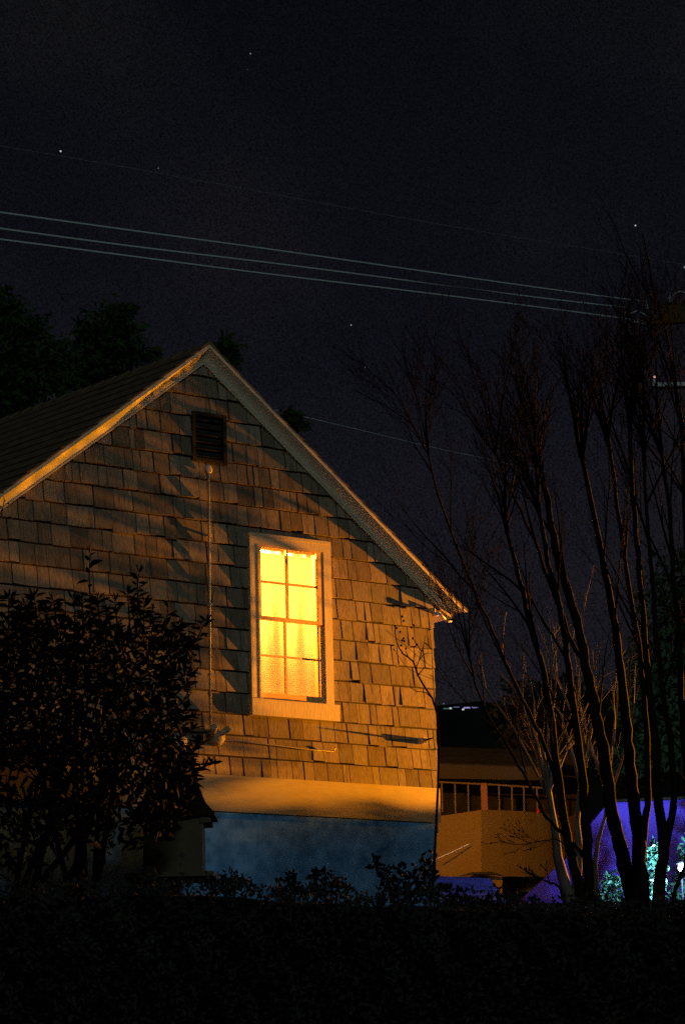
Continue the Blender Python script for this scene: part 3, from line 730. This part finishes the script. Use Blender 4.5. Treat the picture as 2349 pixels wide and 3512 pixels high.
# ------------------------------------------------------------------ background trees
def crown_tree(name, lab, clumps, dep, n, M, trunk, ll=(.09, .16), grp='leafy trees behind the cottage'):
    t = thing(name, lab, 'tree', trunk, grp)
    c = MB(); tot = sum(a*b_ for _, _, a, b_ in clumps)
    for u, v, ru, rv in clumps:
        k = int(n*ru*rv/tot); P = []; A = []
        for i in range(k):
            d = rng.normal(size=3); d /= np.linalg.norm(d); r = random.random()**.55*random.choice([1, 1, 1, 1.12, 1.25])
            lump = 1+.22*math.sin(5*d[0]+u)+.18*math.sin(7*d[2]+v)
            P.append(D(u+ru*d[0]*r*lump, v+rv*d[2]*r*lump, dep+ru*dep/F*d[1]*r)); a = d*.6+rng.normal(size=3)*.7; a[2] -= .35; A.append(a)
        c.leaves(P, A, rng.uniform(ll[0], ll[1], k), rng.uniform(ll[0]*.4, ll[1]*.5, k))
    c.build('foliage', M, t)
    s_ = MB(); top = D(clumps[0][0], clumps[0][1], dep); b0 = np.array(trunk)
    s_.tube([b0, b0*.5+top*.5+RV*.1, top], [.22, .15, .06], 8)
    for u, v, ru, rv in clumps: s_.tube([b0*.4+top*.6, (top+D(u, v, dep))/2-np.array([0, 0, .2]), D(u, v, dep)], [.09, .06, .03], 6)
    s_.build('trunk', M_BARK, t, smooth=True)
def gp(u, dep): 
    p = D(u, 2500, dep); return np.array([p[0], p[1], gh(p[0], p[1])])
crown_tree('leafy_tree', 'dark green tree rising over the left end of the roof', [(20,1180,150,150),(-40,1050,100,80),(60,1330,160,130),(140,1230,110,120),(90,1110,60,60),(15,1050,45,40)], 36, 3600, M_TREEG, gp(20, 36))
crown_tree('leafy_tree', 'green tree with a tall top behind the middle of the roof slope', [(395,1090,60,62),(330,1140,80,70),(300,1230,110,90),(420,1180,70,90),(440,1060,30,24),(240,1290,90,80),(500,1215,50,36),(290,1115,28,30)], 38, 2800, M_TREEG, gp(350, 38))
crown_tree('leafy_tree', 'small green treetop peeking over the gable apex', [(775,1190,38,42),(790,1230,26,34),(740,1230,40,45)], 40, 700, M_TREEG, gp(760, 40))
crown_tree('leafy_tree', 'small green treetop above the right roof slope', [(1005,1425,34,26),(1015,1455,30,28),(960,1470,50,50)], 40, 600, M_TREEG, gp(990, 40))
crown_tree('evergreen_tree', 'dark evergreen mass at the right edge behind the bare trees', [(2330,2100,120,200),(2290,2330,160,170),(2400,1960,60,120),(2240,2550,140,160),(2380,2500,150,220),(2150,2620,90,90)], 30, 5200, leafmat('dark_evergreen_leaf', (0.016, 0.034, 0.010), .8, .1), gp(2330, 30), (.08, .15), None)
crown_tree('evergreen_tree', 'low olive tree crown between cottage corner and bare trunks', [(1840,2400,120,80),(1900,2500,140,90),(1760,2530,60,60),(1960,2430,90,110)], 33, 1500, leafmat('olive_leaf', (0.022, 0.022, 0.008), .9, .05), gp(1870, 33), (.08, .14), None)

# ------------------------------------------------------------------ neighbour house with deck
nb = thing('neighbour_house', 'ochre walled neighbour house with a railed deck beyond the cottage corner', 'house', gp(1650, 31))
ND = 31.0
def nq(u, v, df=0.0): return D(u, v, ND+df)
c = MB()   # stucco wall, bent at u=1650
fr = [(1380,2835,.32),(1505,2800,.15),(1580,2790,.07),(1650,2779,0),(1720,2780,.15),(1800,2784,.35),(1880,2792,.6),(1990,2806,1.0)]
vs = []
for u, v, df in fr:
    k = (ND+df)/ND
    vs += [nq(u, v, df), nq(u, 3008, df)]
for i in range(len(fr)): vs += [vs[2*i]+FV*.3, vs[2*i+1]+FV*.3]
n = len(fr); fs = []
for i in range(n-1):
    fs += [(2*i, 2*i+1, 2*i+3, 2*i+2), (2*n+2*i, 2*n+2*i+2, 2*n+2*i+3, 2*n+2*i+1), (2*i, 2*i+2, 2*n+2*i+2, 2*n+2*i), (2*i+1, 2*n+2*i+1, 2*n+2*i+3, 2*i+3)]
fs += [(0, 2*n, 2*n+1, 1), (2*n-2, 2*n-1, 4*n-1, 4*n-2)]
c.add(vs, fs); c.build('stucco_wall', M_STUCCO, nb, recalc=True)
c = MB()   # recessed lower wall
for (a, b_, va, vb, df) in ((1380, 1722, 3004, 3200, .10), (1722, 1990, 3000, 3060, .75)):
    p = [nq(a, va, df), nq(b_, va, df), nq(b_, vb, df), nq(a, vb, df)]
    c.add(p+[x+FV*.2 for x in p], [(0,3,2,1),(4,5,6,7),(0,1,5,4),(1,2,6,5),(2,3,7,6),(3,0,4,7)])
c.build('lower_wall', M_STUCCO, nb, recalc=True)
c = MB(); pts = [nq(1575, 3006, -.06), nq(1620, 2998, -.06), nq(1680, 2997, -.05), nq(1722, 3003, -.05)]; c.tube(pts, [.005, .016, .018, .010], 6); c.build('drip_ledge', M_DARKW, nb)
rlg = bpy.data.objects.new('deck_railing', None); COL.objects.link(rlg); rlg.parent = nb; rlg.matrix_parent_inverse = Matrix.Translation(nb.location).inverted()
RD = .35
c = MB(); c.tube([nq(1500, 2683, RD), nq(1690, 2692, RD), nq(1870, 2704, RD)], .011, 6); c.build('top_rail', M_RAIL, rlg)
for u, vb in ((1516,2776),(1561,2780),(1606,2786),(1712,2784),(1756,2782),(1797,2786),(1842,2792)):
    c = MB(); vt_ = 2683+(u-1500)*.055
    c.tube([nq(u-1, vt_, RD), nq(u+1, vb+10, RD)], .0095, 6); c.build('baluster', M_RAIL, rlg)
c = MB(); c.obox(nq(1660, 2735, RD-.02), RV*.037, FV*.037, UPV*.16); c.build('rail_post', M_POST, rlg)
c = MB()
p = [nq(1360, 2560, 1.6), nq(1990, 2590, 1.6), nq(1990, 2860, 1.6), nq(1360, 2860, 1.6)]
c.add(p+[x+FV*4 for x in p], [(0,3,2,1),(4,5,6,7),(0,1,5,4),(1,2,6,5),(2,3,7,6),(3,0,4,7)]); c.build('upper_wall', M_DARKW, nb, recalc=True)
c = MB()
p = [nq(1360, 2618, .2), nq(1905, 2636, .2), nq(1905, 2678, .2), nq(1360, 2668, .2)]
c.add(p+[x+FV*1.5 for x in p], [(0,3,2,1),(4,5,6,7),(0,1,5,4),(1,2,6,5),(2,3,7,6),(3,0,4,7)]); c.build('deck_roof', mat('deck_roof_fascia', (0.035, .026, .014), .9), nb, recalc=True)
c = MB()
p = [nq(1360, 2566, 1.3), nq(1780, 2580, 1.3), nq(1900, 2640, .6), nq(1360, 2622, .6)]
c.add(p+[x+UPV*.03 for x in p], [(0,3,2,1),(4,5,6,7),(0,1,5,4),(1,2,6,5),(2,3,7,6),(3,0,4,7)]); c.build('roof', M_DARKW, nb, recalc=True)
c = MB(); c.lathe(nq(1846, 2790, .2), (0, 0, 1), [(0, .016), (.035, .021), (.04, .023), (.044, .02)], 12)
tag(c.build('red_pot', M_RED), 'small red pot on the deck edge behind the branches', 'pot')
# purple lit cord leaning on the ochre wall
c = MB(); c.tube([nq(1500, 2946, -.1), nq(1550, 2924, -.08), nq(1608, 2896, -.05)], .006, 6)
tag(c.build('slanting_cord', M_METAL), 'pale cord slanting across the ochre wall', 'cord')

# low blue roofed shed
sd = thing('garden_shed', 'low shed with a blue violet lit roof at the cottage corner', 'shed', gp(1600, 26.5))
c = MB(); SD_ = 26.0
top = [(1350,2994,1.2),(1500,3006,1.2),(1680,3014,1.2)]
lowr = [(1350,3085,0),(1500,3096,0),(1735,3072+22,0)]
vs = [D(u, v, SD_+d) for u, v, d in top]+[D(u, v, SD_+d) for u, v, d in lowr]
for k in range(5):
    f0, f1 = k/5, (k+1)/5
    a = [vs[i]*(1-f0)+vs[i+3]*f0+UPV*.0 for i in range(3)]; b_ = [vs[i]*(1-f1)+vs[i+3]*f1+UPV*.014 for i in range(3)]
    c.add(a+b_+[x-UPV*.03 for x in b_], [(0,1,4,3),(1,2,5,4),(3,4,7,6),(4,5,8,7)])
c.build('shed_roof', M_SHEDB, sd)
c = MB(); pA, pB = D(1350, 3090, SD_+.25), D(1715, 3100, SD_+.25)
c.add([pA, pB, pB-UPV*1.3, pA-UPV*1.3]+[x+FV*1.6 for x in (pA, pB, pB-UPV*1.3, pA-UPV*1.3)], [(0,3,2,1),(4,5,6,7),(0,1,5,4),(1,2,6,5),(2,3,7,6),(3,0,4,7)]); c.build('shed_wall', M_SHEDB, sd, recalc=True)

# violet lit tarp shelter
ts = thing('tarp_shelter', 'violet lit tarp shelter with a sloping left end behind the trunks', 'shelter', gp(2150, 29.5))
prof = [(1800,3078),(1850,3030),(1900,2984),(1943,2944),(1985,2884),(2030,2822),(2075,2768),(2100,2750),(2200,2746),(2349,2738),(2560,2730)]
vs = []; fs = []
for u, v in prof: vs += [D(u, v, 29.0), D(u, v, 29.0)*np.array([1, 1, 0])+UPV*1.75]
n = len(prof); vs += [p+FV*2.2+(UPV*.05) for p in vs]
for i in range(n-1): fs += [(2*i, 2*i+1, 2*i+3, 2*i+2), (2*n+2*i, 2*n+2*i+2, 2*n+2*i+3, 2*n+2*i+1), (2*i, 2*i+2, 2*n+2*i+2, 2*n+2*i)]
fs += [(0, 2*n, 2*n+1, 1), (2*n-2, 2*n-1, 4*n-1, 4*n-2)]
c = MB(); c.add(vs, fs); c.build('tarp', M_TARP, ts, recalc=True)
c = MB(); c.tube([D(2100, 2748, 28.95), D(2560, 2728, 28.95)], .02, 6); c.build('ridge_pole', M_DARKW, ts)

# lit shrubs round the lamp
plant([(2060,3080),(2065,3030),(2085,2998),(2110,2990),(2130,3010),(2150,3030),(2165,3060),(2172,3110),(2060,3120)], 420, 'low green shrub lit cyan white left of the thick trunk', 27.3, (.04, .08), 'shrubs lit by the garden lamp', M_LITG, 'lit_shrub', cat='shrub')
plant([(2205,3130),(2208,3000),(2215,2930),(2235,2880),(2262,2900),(2285,2960),(2280,3060),(2250,3130)], 520, 'upright green shrub lit cyan white between two trunks', 27.2, (.04, .08), 'shrubs lit by the garden lamp', M_LITG, 'lit_shrub', cat='shrub')
plant([(2285,3130),(2295,3040),(2310,2985),(2330,2900),(2360,2870),(2440,2900),(2450,3130)], 620, 'brightest green shrub wrapped around the garden lamp', 27.7, (.04, .08), 'shrubs lit by the garden lamp', M_LITG, 'lit_shrub', cat='shrub')
# the lamp itself
lp = thing('garden_lamp', 'bright bluish white garden lamp at the right edge', 'lamp', D(2338, 3120, 27))
c = MB(); LP = D(2338, 2978, 27.0)
c.lathe(LP-UPV*.03, (0, 0, 1), [(-.01, .008), (.006, .03), (.03, .037), (.055, .028), (.07, .008)], 14); c.build('bulb', emit('led_bulb', (.72, .80, 1.0), 30), lp, smooth=True)
c = MB(); c.tube([LP+FV*.03-UPV*.03, LP+FV*.03-UPV*.5], .008, 8); c.build('lamp_stake', M_BLACK, lp)
c = MB(); c.lathe(LP+UPV*.035, (0, 0, 1), [(0, .06), (.01, .06), (.03, .02), (.035, .004)], 14); c.build('lamp_cap', M_BLACK, lp)
sl = thing('string_light', 'small warm pink light glowing between two trunks', 'light', D(2262, 3015, 27.0))
c = MB(); c.lathe(D(2256, 3018, 26.9)-UPV*.02, (0, 0, 1), [(0, .003), (.008, .016), (.022, .018), (.034, .006)], 10); c.build('bulb', emit('pink_bulb', (1, .62, .62), 2.2), sl, smooth=True)
c = MB(); c.tube([D(2256, 3010, 26.9), D(2262, 2960, 26.9), D(2255, 2890, 26.9)], .003, 5); c.build('light_cord', M_BLACK, sl)

# ------------------------------------------------------------------ overhead lines and the pole
PDEP = 92.0; PS = 2.0
def line(pts, r, lab, d0, d1):
    P = []
    for i in range(25):
        f = i/24; dep = 1/((1-f)/d0+f/d1)
        x = pts[0][0]+(pts[-1][0]-pts[0][0])*f
        for (a, b_) in zip(pts, pts[1:]):
            if a[0] <= x <= b_[0]+.01: v = a[1]+(b_[1]-a[1])*(x-a[0])/(b_[0]-a[0])
        P.append(D(x, v, dep))
    # smooth
    for _ in range(6):
        Q = P[:]
        for i in range(1, len(P)-1): Q[i] = (P[i-1]+2*P[i]+P[i+1])/4
        P = Q
    c = MB(); c.tube(P, r, 6)
    return tag(c.build('power_line', M_WIRE, smooth=True), lab, 'power line', 'overhead power lines in the night sky')
line([(-150,707),(0,727),(450,790),(900,850),(1350,915),(1800,980),(2150,1028),(2218,1034)], .028, 'top one of the three bright power lines above the roof', 62, PDEP)
line([(-150,762),(0,783),(450,845),(900,897),(1350,955),(1800,1016),(2100,1050),(2155,1055)], .028, 'middle one of the three bright power lines above the roof', 62, PDEP)
line([(-150,801),(0,820),(450,878),(900,938),(1350,990),(1800,1047),(2100,1085),(2215,1102)], .028, 'lowest one of the three bright power lines above the roof', 62, PDEP)
line([(900,1395),(1050,1432),(1250,1478),(1450,1528),(1660,1572),(1900,1625)], .0105, 'faint power line leaving the right roof slope towards the bare trees', 44, 70)
line([(-150,474),(75,510),(262,541),(450,575),(675,615),(900,656),(1175,710),(1362,740),(1512,772),(1924,835),(2074,862),(2349,905),(2500,930)], .0024, 'faintest highest power line crossing the open sky', 62, 90)
up = thing('utility_pole', 'utility pole crossarm with insulators at the right edge above the trees', 'utility pole', gp(2440, PDEP))
c = MB(); c.tube([gp(2440, PDEP), D(2440, 700, PDEP)], [.34, .24], 12); c.build('pole', M_BROWN, up, smooth=True)
c = MB(); ca, cb = D(2205, 1100, PDEP), D(2560, 1072, PDEP)
c.obox((ca+cb)/2, (cb-ca)/2, FV*.12, UPV*.18); c.build('crossarm', M_BROWN, up)
c = MB(); ca, cb = D(2262, 1062, PDEP+.1), D(2560, 1048, PDEP+.1); c.obox((ca+cb)/2, (cb-ca)/2, FV*.1, UPV*.20); c.build('crossarm', M_BROWN, up)
for u, v in ((2147, 1078), (2218, 1050), (2299, 1026)):
    c = MB(); c.lathe(D(u, v+14, PDEP-.05), UPV, [(0, .04), (.04, .11), (.10, .07), (.14, .12), (.20, .08), (.24, .024), (.40, .016)], 10); c.build('insulator', M_CERAM, up)
c = MB(); c.tube([D(2303, 1020, PDEP-.1), D(2315, 1004, PDEP-.1), D(2333, 998, PDEP-.1), D(2352, 1004, PDEP-.1), D(2375, 1030, PDEP-.1)], .020, 6); c.build('jumper_wire', M_WIRE, up, smooth=True); c = MB()
c.tube([D(2147, 1080, PDEP-.1), D(2185, 1065, PDEP-.1), D(2215, 1080, PDEP-.1), D(2250, 1100, PDEP-.1)], .020, 6)
c.tube([D(2160, 1100, PDEP-.1), D(2205, 1108, PDEP-.1)], 0.036, 6); c.build('jumper_wire', M_WIRE, up, smooth=True)
c = MB(); c.obox(D(2300, 1322, PDEP), RV*.54, FV*.2, UPV*.07); c.obox(D(2243, 1315, PDEP), RV*.06, FV*.12, UPV*.12); c.obox(D(2390, 1322, PDEP), RV*.4, FV*.08, UPV*.06); c.build('lower_bracket', M_CERAM, up)
c = MB(); c.lathe(D(2245, 1291, PDEP)-UPV*.04, UPV, [(0, .02), (.02, .04), (.06, .044), (.08, .02)], 8); c.build('red_indicator', emit('red_indicator_glow', (1, .45, .38), 1.3), up)

# ------------------------------------------------------------------ stars and far lights
SKY_D = 1800.0
def star(u, v, px, col, st, lab):
    c = MB(); r = px*.40*SKY_D/F
    c.lathe(D(u, v, SKY_D)-UPV*r, UPV, [(0, r*.05), (.3*r, r*.7), (r, r), (1.7*r, r*.7), (2*r, r*.05)], 10)
    return tag(c.build('star', emit('star_glow', col, st*.8), smooth=True), lab, 'star', 'stars in the night sky')
star(208, 517, 8, (.95, .92, 1), .75, 'brightest white star high at the left edge of the sky')
star(859, 182, 6, (.85, .95, .9), .32, 'pale star nearest the top of the sky')
star(848, 236, 4, (.6, .75, 1), .12, 'tiny faint star just below the topmost star')
star(543, 575, 5, (.75, .75, 1), .22, 'faint bluish star on the highest faint wire')
star(460, 790, 7, (1, .62, .30), .55, 'orange star touching the top power line')
star(2179, 772, 7, (.75, .8, 1), .75, 'bluish bright star at the right above the power lines')
star(1204, 1114, 6, (1, .92, .95), .38, 'white star below the power lines right of the apex')
star(1252, 1259, 5, (.95, .92, 1), .28, 'dim star left of the bare treetops')
star(2348, 915, 9, (.85, .9, .95), .28, 'star cut by the right edge of the sky')
fl_ = [(1521, 2414, 7, (.6, .55, .9), .14, 'dim violet far light topmost of the row', 6), (1545, 2430, 10, (.9, 1, .95), .5, 'white far light at the left of the row', 8), (1588, 2434, 9, (1, .95, .9), .6, 'small warm white far light in mid row', 7), (1605, 2428, 8, (.55, .45, 1), .5, 'violet far light right of the white ones', 30), (1530, 2431, 6, (.4, .8, .8), .12, 'faint teal far light at the row start', 20), (1622, 2428, 6, (.45, .42, .9), .3, 'long dim violet strip light ending the row', 34), (1565, 2426, 5, (.35, .42, .8), .22, 'dim blue far light between the white ones', 20)]
for u, v, px, col, st_, lab, wd in fl_:
    c = MB(); fd = 120.0; pc = D(u, v, fd); k = fd/F
    c.obox(pc, RV*wd*.5*k, FV*.05, UPV*px*.25*k)
    tag(c.build('far_light', emit('far_light_glow', col, st_)), lab, 'light', 'lights of a distant hillside house')
c = MB(); c.tube([D(1500, 2575, 60), D(1650, 2572, 60), D(1720, 2574, 60)], .012, 6)
tag(c.build('far_gutter_line', M_METAL), 'faint pale roof edge line beyond the cottage corner', 'roof edge')
# far dark hill
c = MB(); pts = []
for i in range(40):
    u = -2500+i*180; pts.append(D(u, 2440+60*math.sin(i*.7)+40*math.sin(i*1.9), 130))
vs = pts+[p*np.array([1, 1, 0])+UPV*-1 for p in pts]; n = len(pts)
vs += [p+FV*60-UPV*2 for p in pts]
c.add(vs, [(i, i+n, i+n+1, i+1) for i in range(n-1)]+[(i, i+1, i+2*n+1, i+2*n) for i in range(n-1)])
h = c.build('hill', mat('night_hill', (.011, .012, .012), 1, .05, var=.4, scale=.3)); h['kind'] = 'structure'; h['label'] = 'black far hillside'

# ------------------------------------------------------------------ sodium post lamp beyond the right edge, and the shrub that shades the foundation
SL = np.array([22.5, YW-1.62, 2.95])
pl = thing('post_lamp', 'orange post lamp right of the frame lighting the gable wall', 'lamp', (SL[0]+.1, SL[1], gh(SL[0], SL[1])))
c = MB(); c.tube([(SL[0]+.2, SL[1], gh(SL[0], SL[1])), (SL[0]+.2, SL[1], SL[2]-.1)], .04, 10); c.build('post', M_BLACK, pl)
c = MB(); c.lathe((SL[0]+.2, SL[1], SL[2]-.1), (0, 0, 1), [(0, .05), (.02, .09), (.17, .10), (.2, .06)], 12); c.build('lantern', emit('sodium_lantern', (1, .4, .06), 4), pl)
c = MB(); c.lathe((SL[0], SL[1], SL[2]+.108), (0, 0, 1), [(0, .395), (.012, .40), (.06, .2), (.10, .05)], 28); c.build('added_hood', M_BLACK, pl)  # unseen hood added to cut off the light sent upward
L_ = bpy.data.lights.new('sodium_lamp', 'SPOT'); lo = bpy.data.objects.new('sodium_lamp', L_); COL.objects.link(lo)
L_.energy = 21500; L_.color = (1, .305, .003); L_.shadow_soft_size = .045; L_.spot_size = math.radians(70); L_.spot_blend = .45
lo.location = SL
dv = Vector((13.6, YW-2.6, 3.1))-Vector(SL); lo.rotation_euler = dv.to_track_quat('-Z', 'Y').to_euler()
t = thing('side_shrub', 'low leafy shrub right of the frame in front of the post lamp', 'shrub', (19, 18.1, gh(19, 18.1)))
c = MB(); P = []; A = []
for i in range(2800):
    x = random.uniform(17.9, 20.6); y = 18.15+random.gauss(0, .28)
    zt = 2.742+.05*math.sin(x*6.1)+.05*math.sin(x*13+y*9)
    z = zt-abs(random.gauss(0, .28 if i % 2 else .07)); P.append(np.array([x, y, z])); a = rng.normal(size=3); A.append(a)
c.leaves(P, A, rng.uniform(.05, .10, 2800), rng.uniform(.03, .05, 2800), big=True)
for k in range(26):
    x = random.uniform(18.2, 20.2); p = np.array([x, 18.1+random.uniform(-.25, .35), 2.66]); 
    for j in range(7): c.leaves([p+np.array([random.uniform(-.03, .03), random.uniform(-.03, .03), j*.03])], [rng.normal(size=3)], [.06], [.03], big=True)
c.build('foliage', M_LEAFD, t)
c = MB(); c.box(18.0, 20.5, 17.9, 18.5, 1.6, 2.65); c.build('woody_core', M_TWIG, t)

t = thing('side_shrub', 'added unseen low shrub right of the frame keeping the post lamp off the hedge', 'shrub', (20.4, 16.7, gh(20.4, 16.7)))  # unseen shrub added to keep the orange light off the hedge
c = MB(); P = []; A = []
for i in range(900):
    k = random.uniform(-1.6, 1.6); x = 20.4-.45*k+random.gauss(0, .1); y = 16.7+.9*k+random.gauss(0, .1)
    if y > 17.45: continue
    P.append(np.array([x, y, 2.69-abs(random.gauss(0, .25))])); A.append(rng.normal(size=3))
c.leaves(P, A, rng.uniform(.06, .11, len(P)), rng.uniform(.035, .06, len(P)), big=True); c.build('foliage', M_LEAFD, t)
c = MB(); c.obox((20.4, 16.5, 2.1), (.42, -.84, 0), (.15, .08, 0), (0, 0, .53)); c.build('woody_core', M_TWIG, t)
t = thing('shading_shrub', 'added unseen tall shrub right of the frame shading the upper left gable wall', 'shrub', (17.82, 18.30, gh(17.8, 18.3)))  # unseen shrub, shaped to shade the wall's upper left
c = MB(); lf2 = MB()
for i in range(22):
    p = np.array([17.82+random.uniform(-.1, .1), 18.31+random.uniform(-.13, .13), 1.6])
    cp = bend(p, np.array([random.uniform(-.03, .05), random.uniform(-.04, .03), 1]), random.uniform(2.3, 3.9), 12, .02, .03)
    r2 = [.012*(1-.8*j/12)+.0015 for j in range(13)]; c.tube(cp, r2, 5, cap=False)
    for j in range(5, 13):
        for k in range(13 if cp[j][2] > 3.7 else 7):
            q_ = cp[j]+rng.normal(size=3)*np.array([.09, .09, .10])
            if q_[1] > 18.525 or q_[0] < 17.66: continue
            lf2.leaves([q_], [rng.normal(size=3)], [random.uniform(.05, .10)], [random.uniform(.03, .05)], big=True)
c.build('stem', M_TWIG, t, smooth=True); lf2.build('foliage', M_LEAFD, t)
FL = np.array([30.0, YW-.80, 4.7])  # unseen lamp added to brighten the left rake moulding
sl2 = thing('added_rake_lamp', 'added unseen orange lamp far right of the frame lighting the left rake moulding', 'helper lamp', (FL[0]+.5, FL[1], gh(FL[0], FL[1])))
c = MB(); c.tube([(FL[0]+.5, FL[1], gh(FL[0], FL[1])), (FL[0]+.5, FL[1], FL[2]+.3)], .06, 10); c.build('pole', M_BLACK, sl2)
c = MB(); c.box(FL[0]-.02, FL[0]+.5, FL[1]-.09, FL[1]+.09, FL[2]+.16, FL[2]+.28); c.build('lamp_head', M_BLACK, sl2)
L2 = bpy.data.lights.new('added_rake_light', 'SPOT'); lo2 = bpy.data.objects.new('added_rake_light', L2); COL.objects.link(lo2)
L2.energy = 17000; L2.color = (1, .34, .008); L2.shadow_soft_size = .03; L2.spot_size = math.radians(20); L2.spot_blend = .4
lo2.location = FL; lo2.rotation_euler = (Vector((12.4, YW-.05, 5.0))-Vector(FL)).to_track_quat('-Z', 'Y').to_euler()
sc = thing('added_flank_lamp', 'added unseen orange lamp on the cottage flank lighting the ochre wall', 'lamp', (15.24, 21.6, 3.7))  # unseen lamp added to light the neighbour's ochre wall
c = MB(); c.lathe((15.30, 21.6, 3.66), (0, 0, 1), [(0, .03), (.05, .045), (.12, .04)], 12); c.build('lantern', emit('flank_lamp_glow', (1, .4, .06), 3), sc)
c = MB(); c.box(15.215, 15.28, 21.57, 21.63, 3.68, 3.76); c.build('wall_plate', M_BLACK, sc)

# ------------------------------------------------------------------ other lamps
def point(name, loc, e, col, r):
    l = bpy.data.lights.new(name, 'POINT'); o = bpy.data.objects.new(name, l); COL.objects.link(o)
    l.energy = e; l.color = col; l.shadow_soft_size = r; o.location = tuple(loc); return o
point('room_lamp', (13.30, YW+.55, 4.98), 2000, (1, .46, .075), .07)
L3 = bpy.data.lights.new('added_flank_light', 'SPOT'); lo3 = bpy.data.objects.new('added_flank_light', L3); COL.objects.link(lo3)  # spot of the added flank lamp, aimed at the ochre wall
L3.energy = 760; L3.color = (1, .38, .012); L3.shadow_soft_size = .04; L3.spot_size = math.radians(46); L3.spot_blend = .4; lo3.location = (15.42, 21.6, 3.72)
lo3.rotation_euler = (Vector((18.9, 24.6, 2.9))-Vector((15.42, 21.6, 3.72))).to_track_quat('-Z', 'Y').to_euler()
point('led_light', LP-FV*.25, 190, (.38, .60, 1.0), .03)
su = bpy.data.lights.new('far_street_light', 'SUN'); so = bpy.data.objects.new('far_street_light', su); COL.objects.link(so)
su.energy = .26; su.angle = math.radians(6); su.color = (.80, .95, .90)
TL = Vector((-.32, -.88, .33)).normalized()
so.rotation_euler = (-TL).to_track_quat('-Z', 'Y').to_euler(); so.location = (0, -5, 20)

# ------------------------------------------------------------------ night sky
wd = bpy.data.worlds.new('World'); S.world = wd; wd.use_nodes = True
N = wd.node_tree.nodes; L = wd.node_tree.links
bg = N['Background']; out = N['World Output']
tc = N.new('ShaderNodeTexCoord'); sx = N.new('ShaderNodeSeparateXYZ'); L.new(tc.outputs['Generated'], sx.inputs[0])
rmp = N.new('ShaderNodeValToRGB'); L.new(sx.outputs['Z'], rmp.inputs[0])
e = rmp.color_ramp.elements
e[0].position = .0; e[0].color = (.0098, .0098, .0130, 1)
e[1].position = .46; e[1].color = (.0032, .0038, .0056, 1)
for p_, c_ in ((.18, (.0115, .0112, .0160, 1)), (.27, (.0062, .0064, .0108, 1)), (.36, (.0046, .0050, .0080, 1))):
    k = e.new(p_); k.color = c_
nz = N.new('ShaderNodeTexNoise'); nz.inputs['Scale'].default_value = 9; nz.inputs['Detail'].default_value = 3; L.new(tc.outputs['Generated'], nz.inputs[0])
mr = N.new('ShaderNodeMapRange'); mr.inputs['From Min'].default_value = .45; mr.inputs['From Max'].default_value = .75; mr.inputs['To Max'].default_value = .006
L.new(nz.outputs['Fac'], mr.inputs['Value'])
cl = N.new('ShaderNodeMix'); cl.data_type = 'RGBA'; cl.blend_type = 'ADD'; cl.inputs['Factor'].default_value = 1
cm = N.new('ShaderNodeVectorMath'); cm.operation = 'SCALE'; cm.inputs[0].default_value = (.75, .68, .52); L.new(mr.outputs[0], cm.inputs['Scale'])
L.new(rmp.outputs[0], cl.inputs['A']); L.new(cm.outputs[0], cl.inputs['B'])
gn = N.new('ShaderNodeTexNoise'); gn.inputs['Scale'].default_value = 1500; gn.inputs['Detail'].default_value = 1; L.new(tc.outputs['Generated'], gn.inputs[0])
gm = N.new('ShaderNodeMapRange'); gm.inputs['From Min'].default_value = .25; gm.inputs['From Max'].default_value = .75; gm.inputs['To Min'].default_value = .35; gm.inputs['To Max'].default_value = 1.65
L.new(gn.outputs['Fac'], gm.inputs['Value'])
gs = N.new('ShaderNodeVectorMath'); gs.operation = 'SCALE'; L.new(cl.outputs['Result'], gs.inputs[0]); L.new(gm.outputs[0], gs.inputs['Scale'])
L.new(gs.outputs[0], bg.inputs['Color']); bg.inputs['Strength'].default_value = .72

# ------------------------------------------------------------------ render settings
S.view_settings.view_transform = 'Standard'; S.view_settings.look = 'None'; S.view_settings.exposure = 0; S.view_settings.gamma = 1
S.cycles.use_denoising = False
S.cycles.max_bounces = 5; S.cycles.diffuse_bounces = 3; S.cycles.transparent_max_bounces = 8
S.cycles.sample_clamp_indirect = 3.2
S.cycles.caustics_reflective = False; S.cycles.caustics_refractive = False
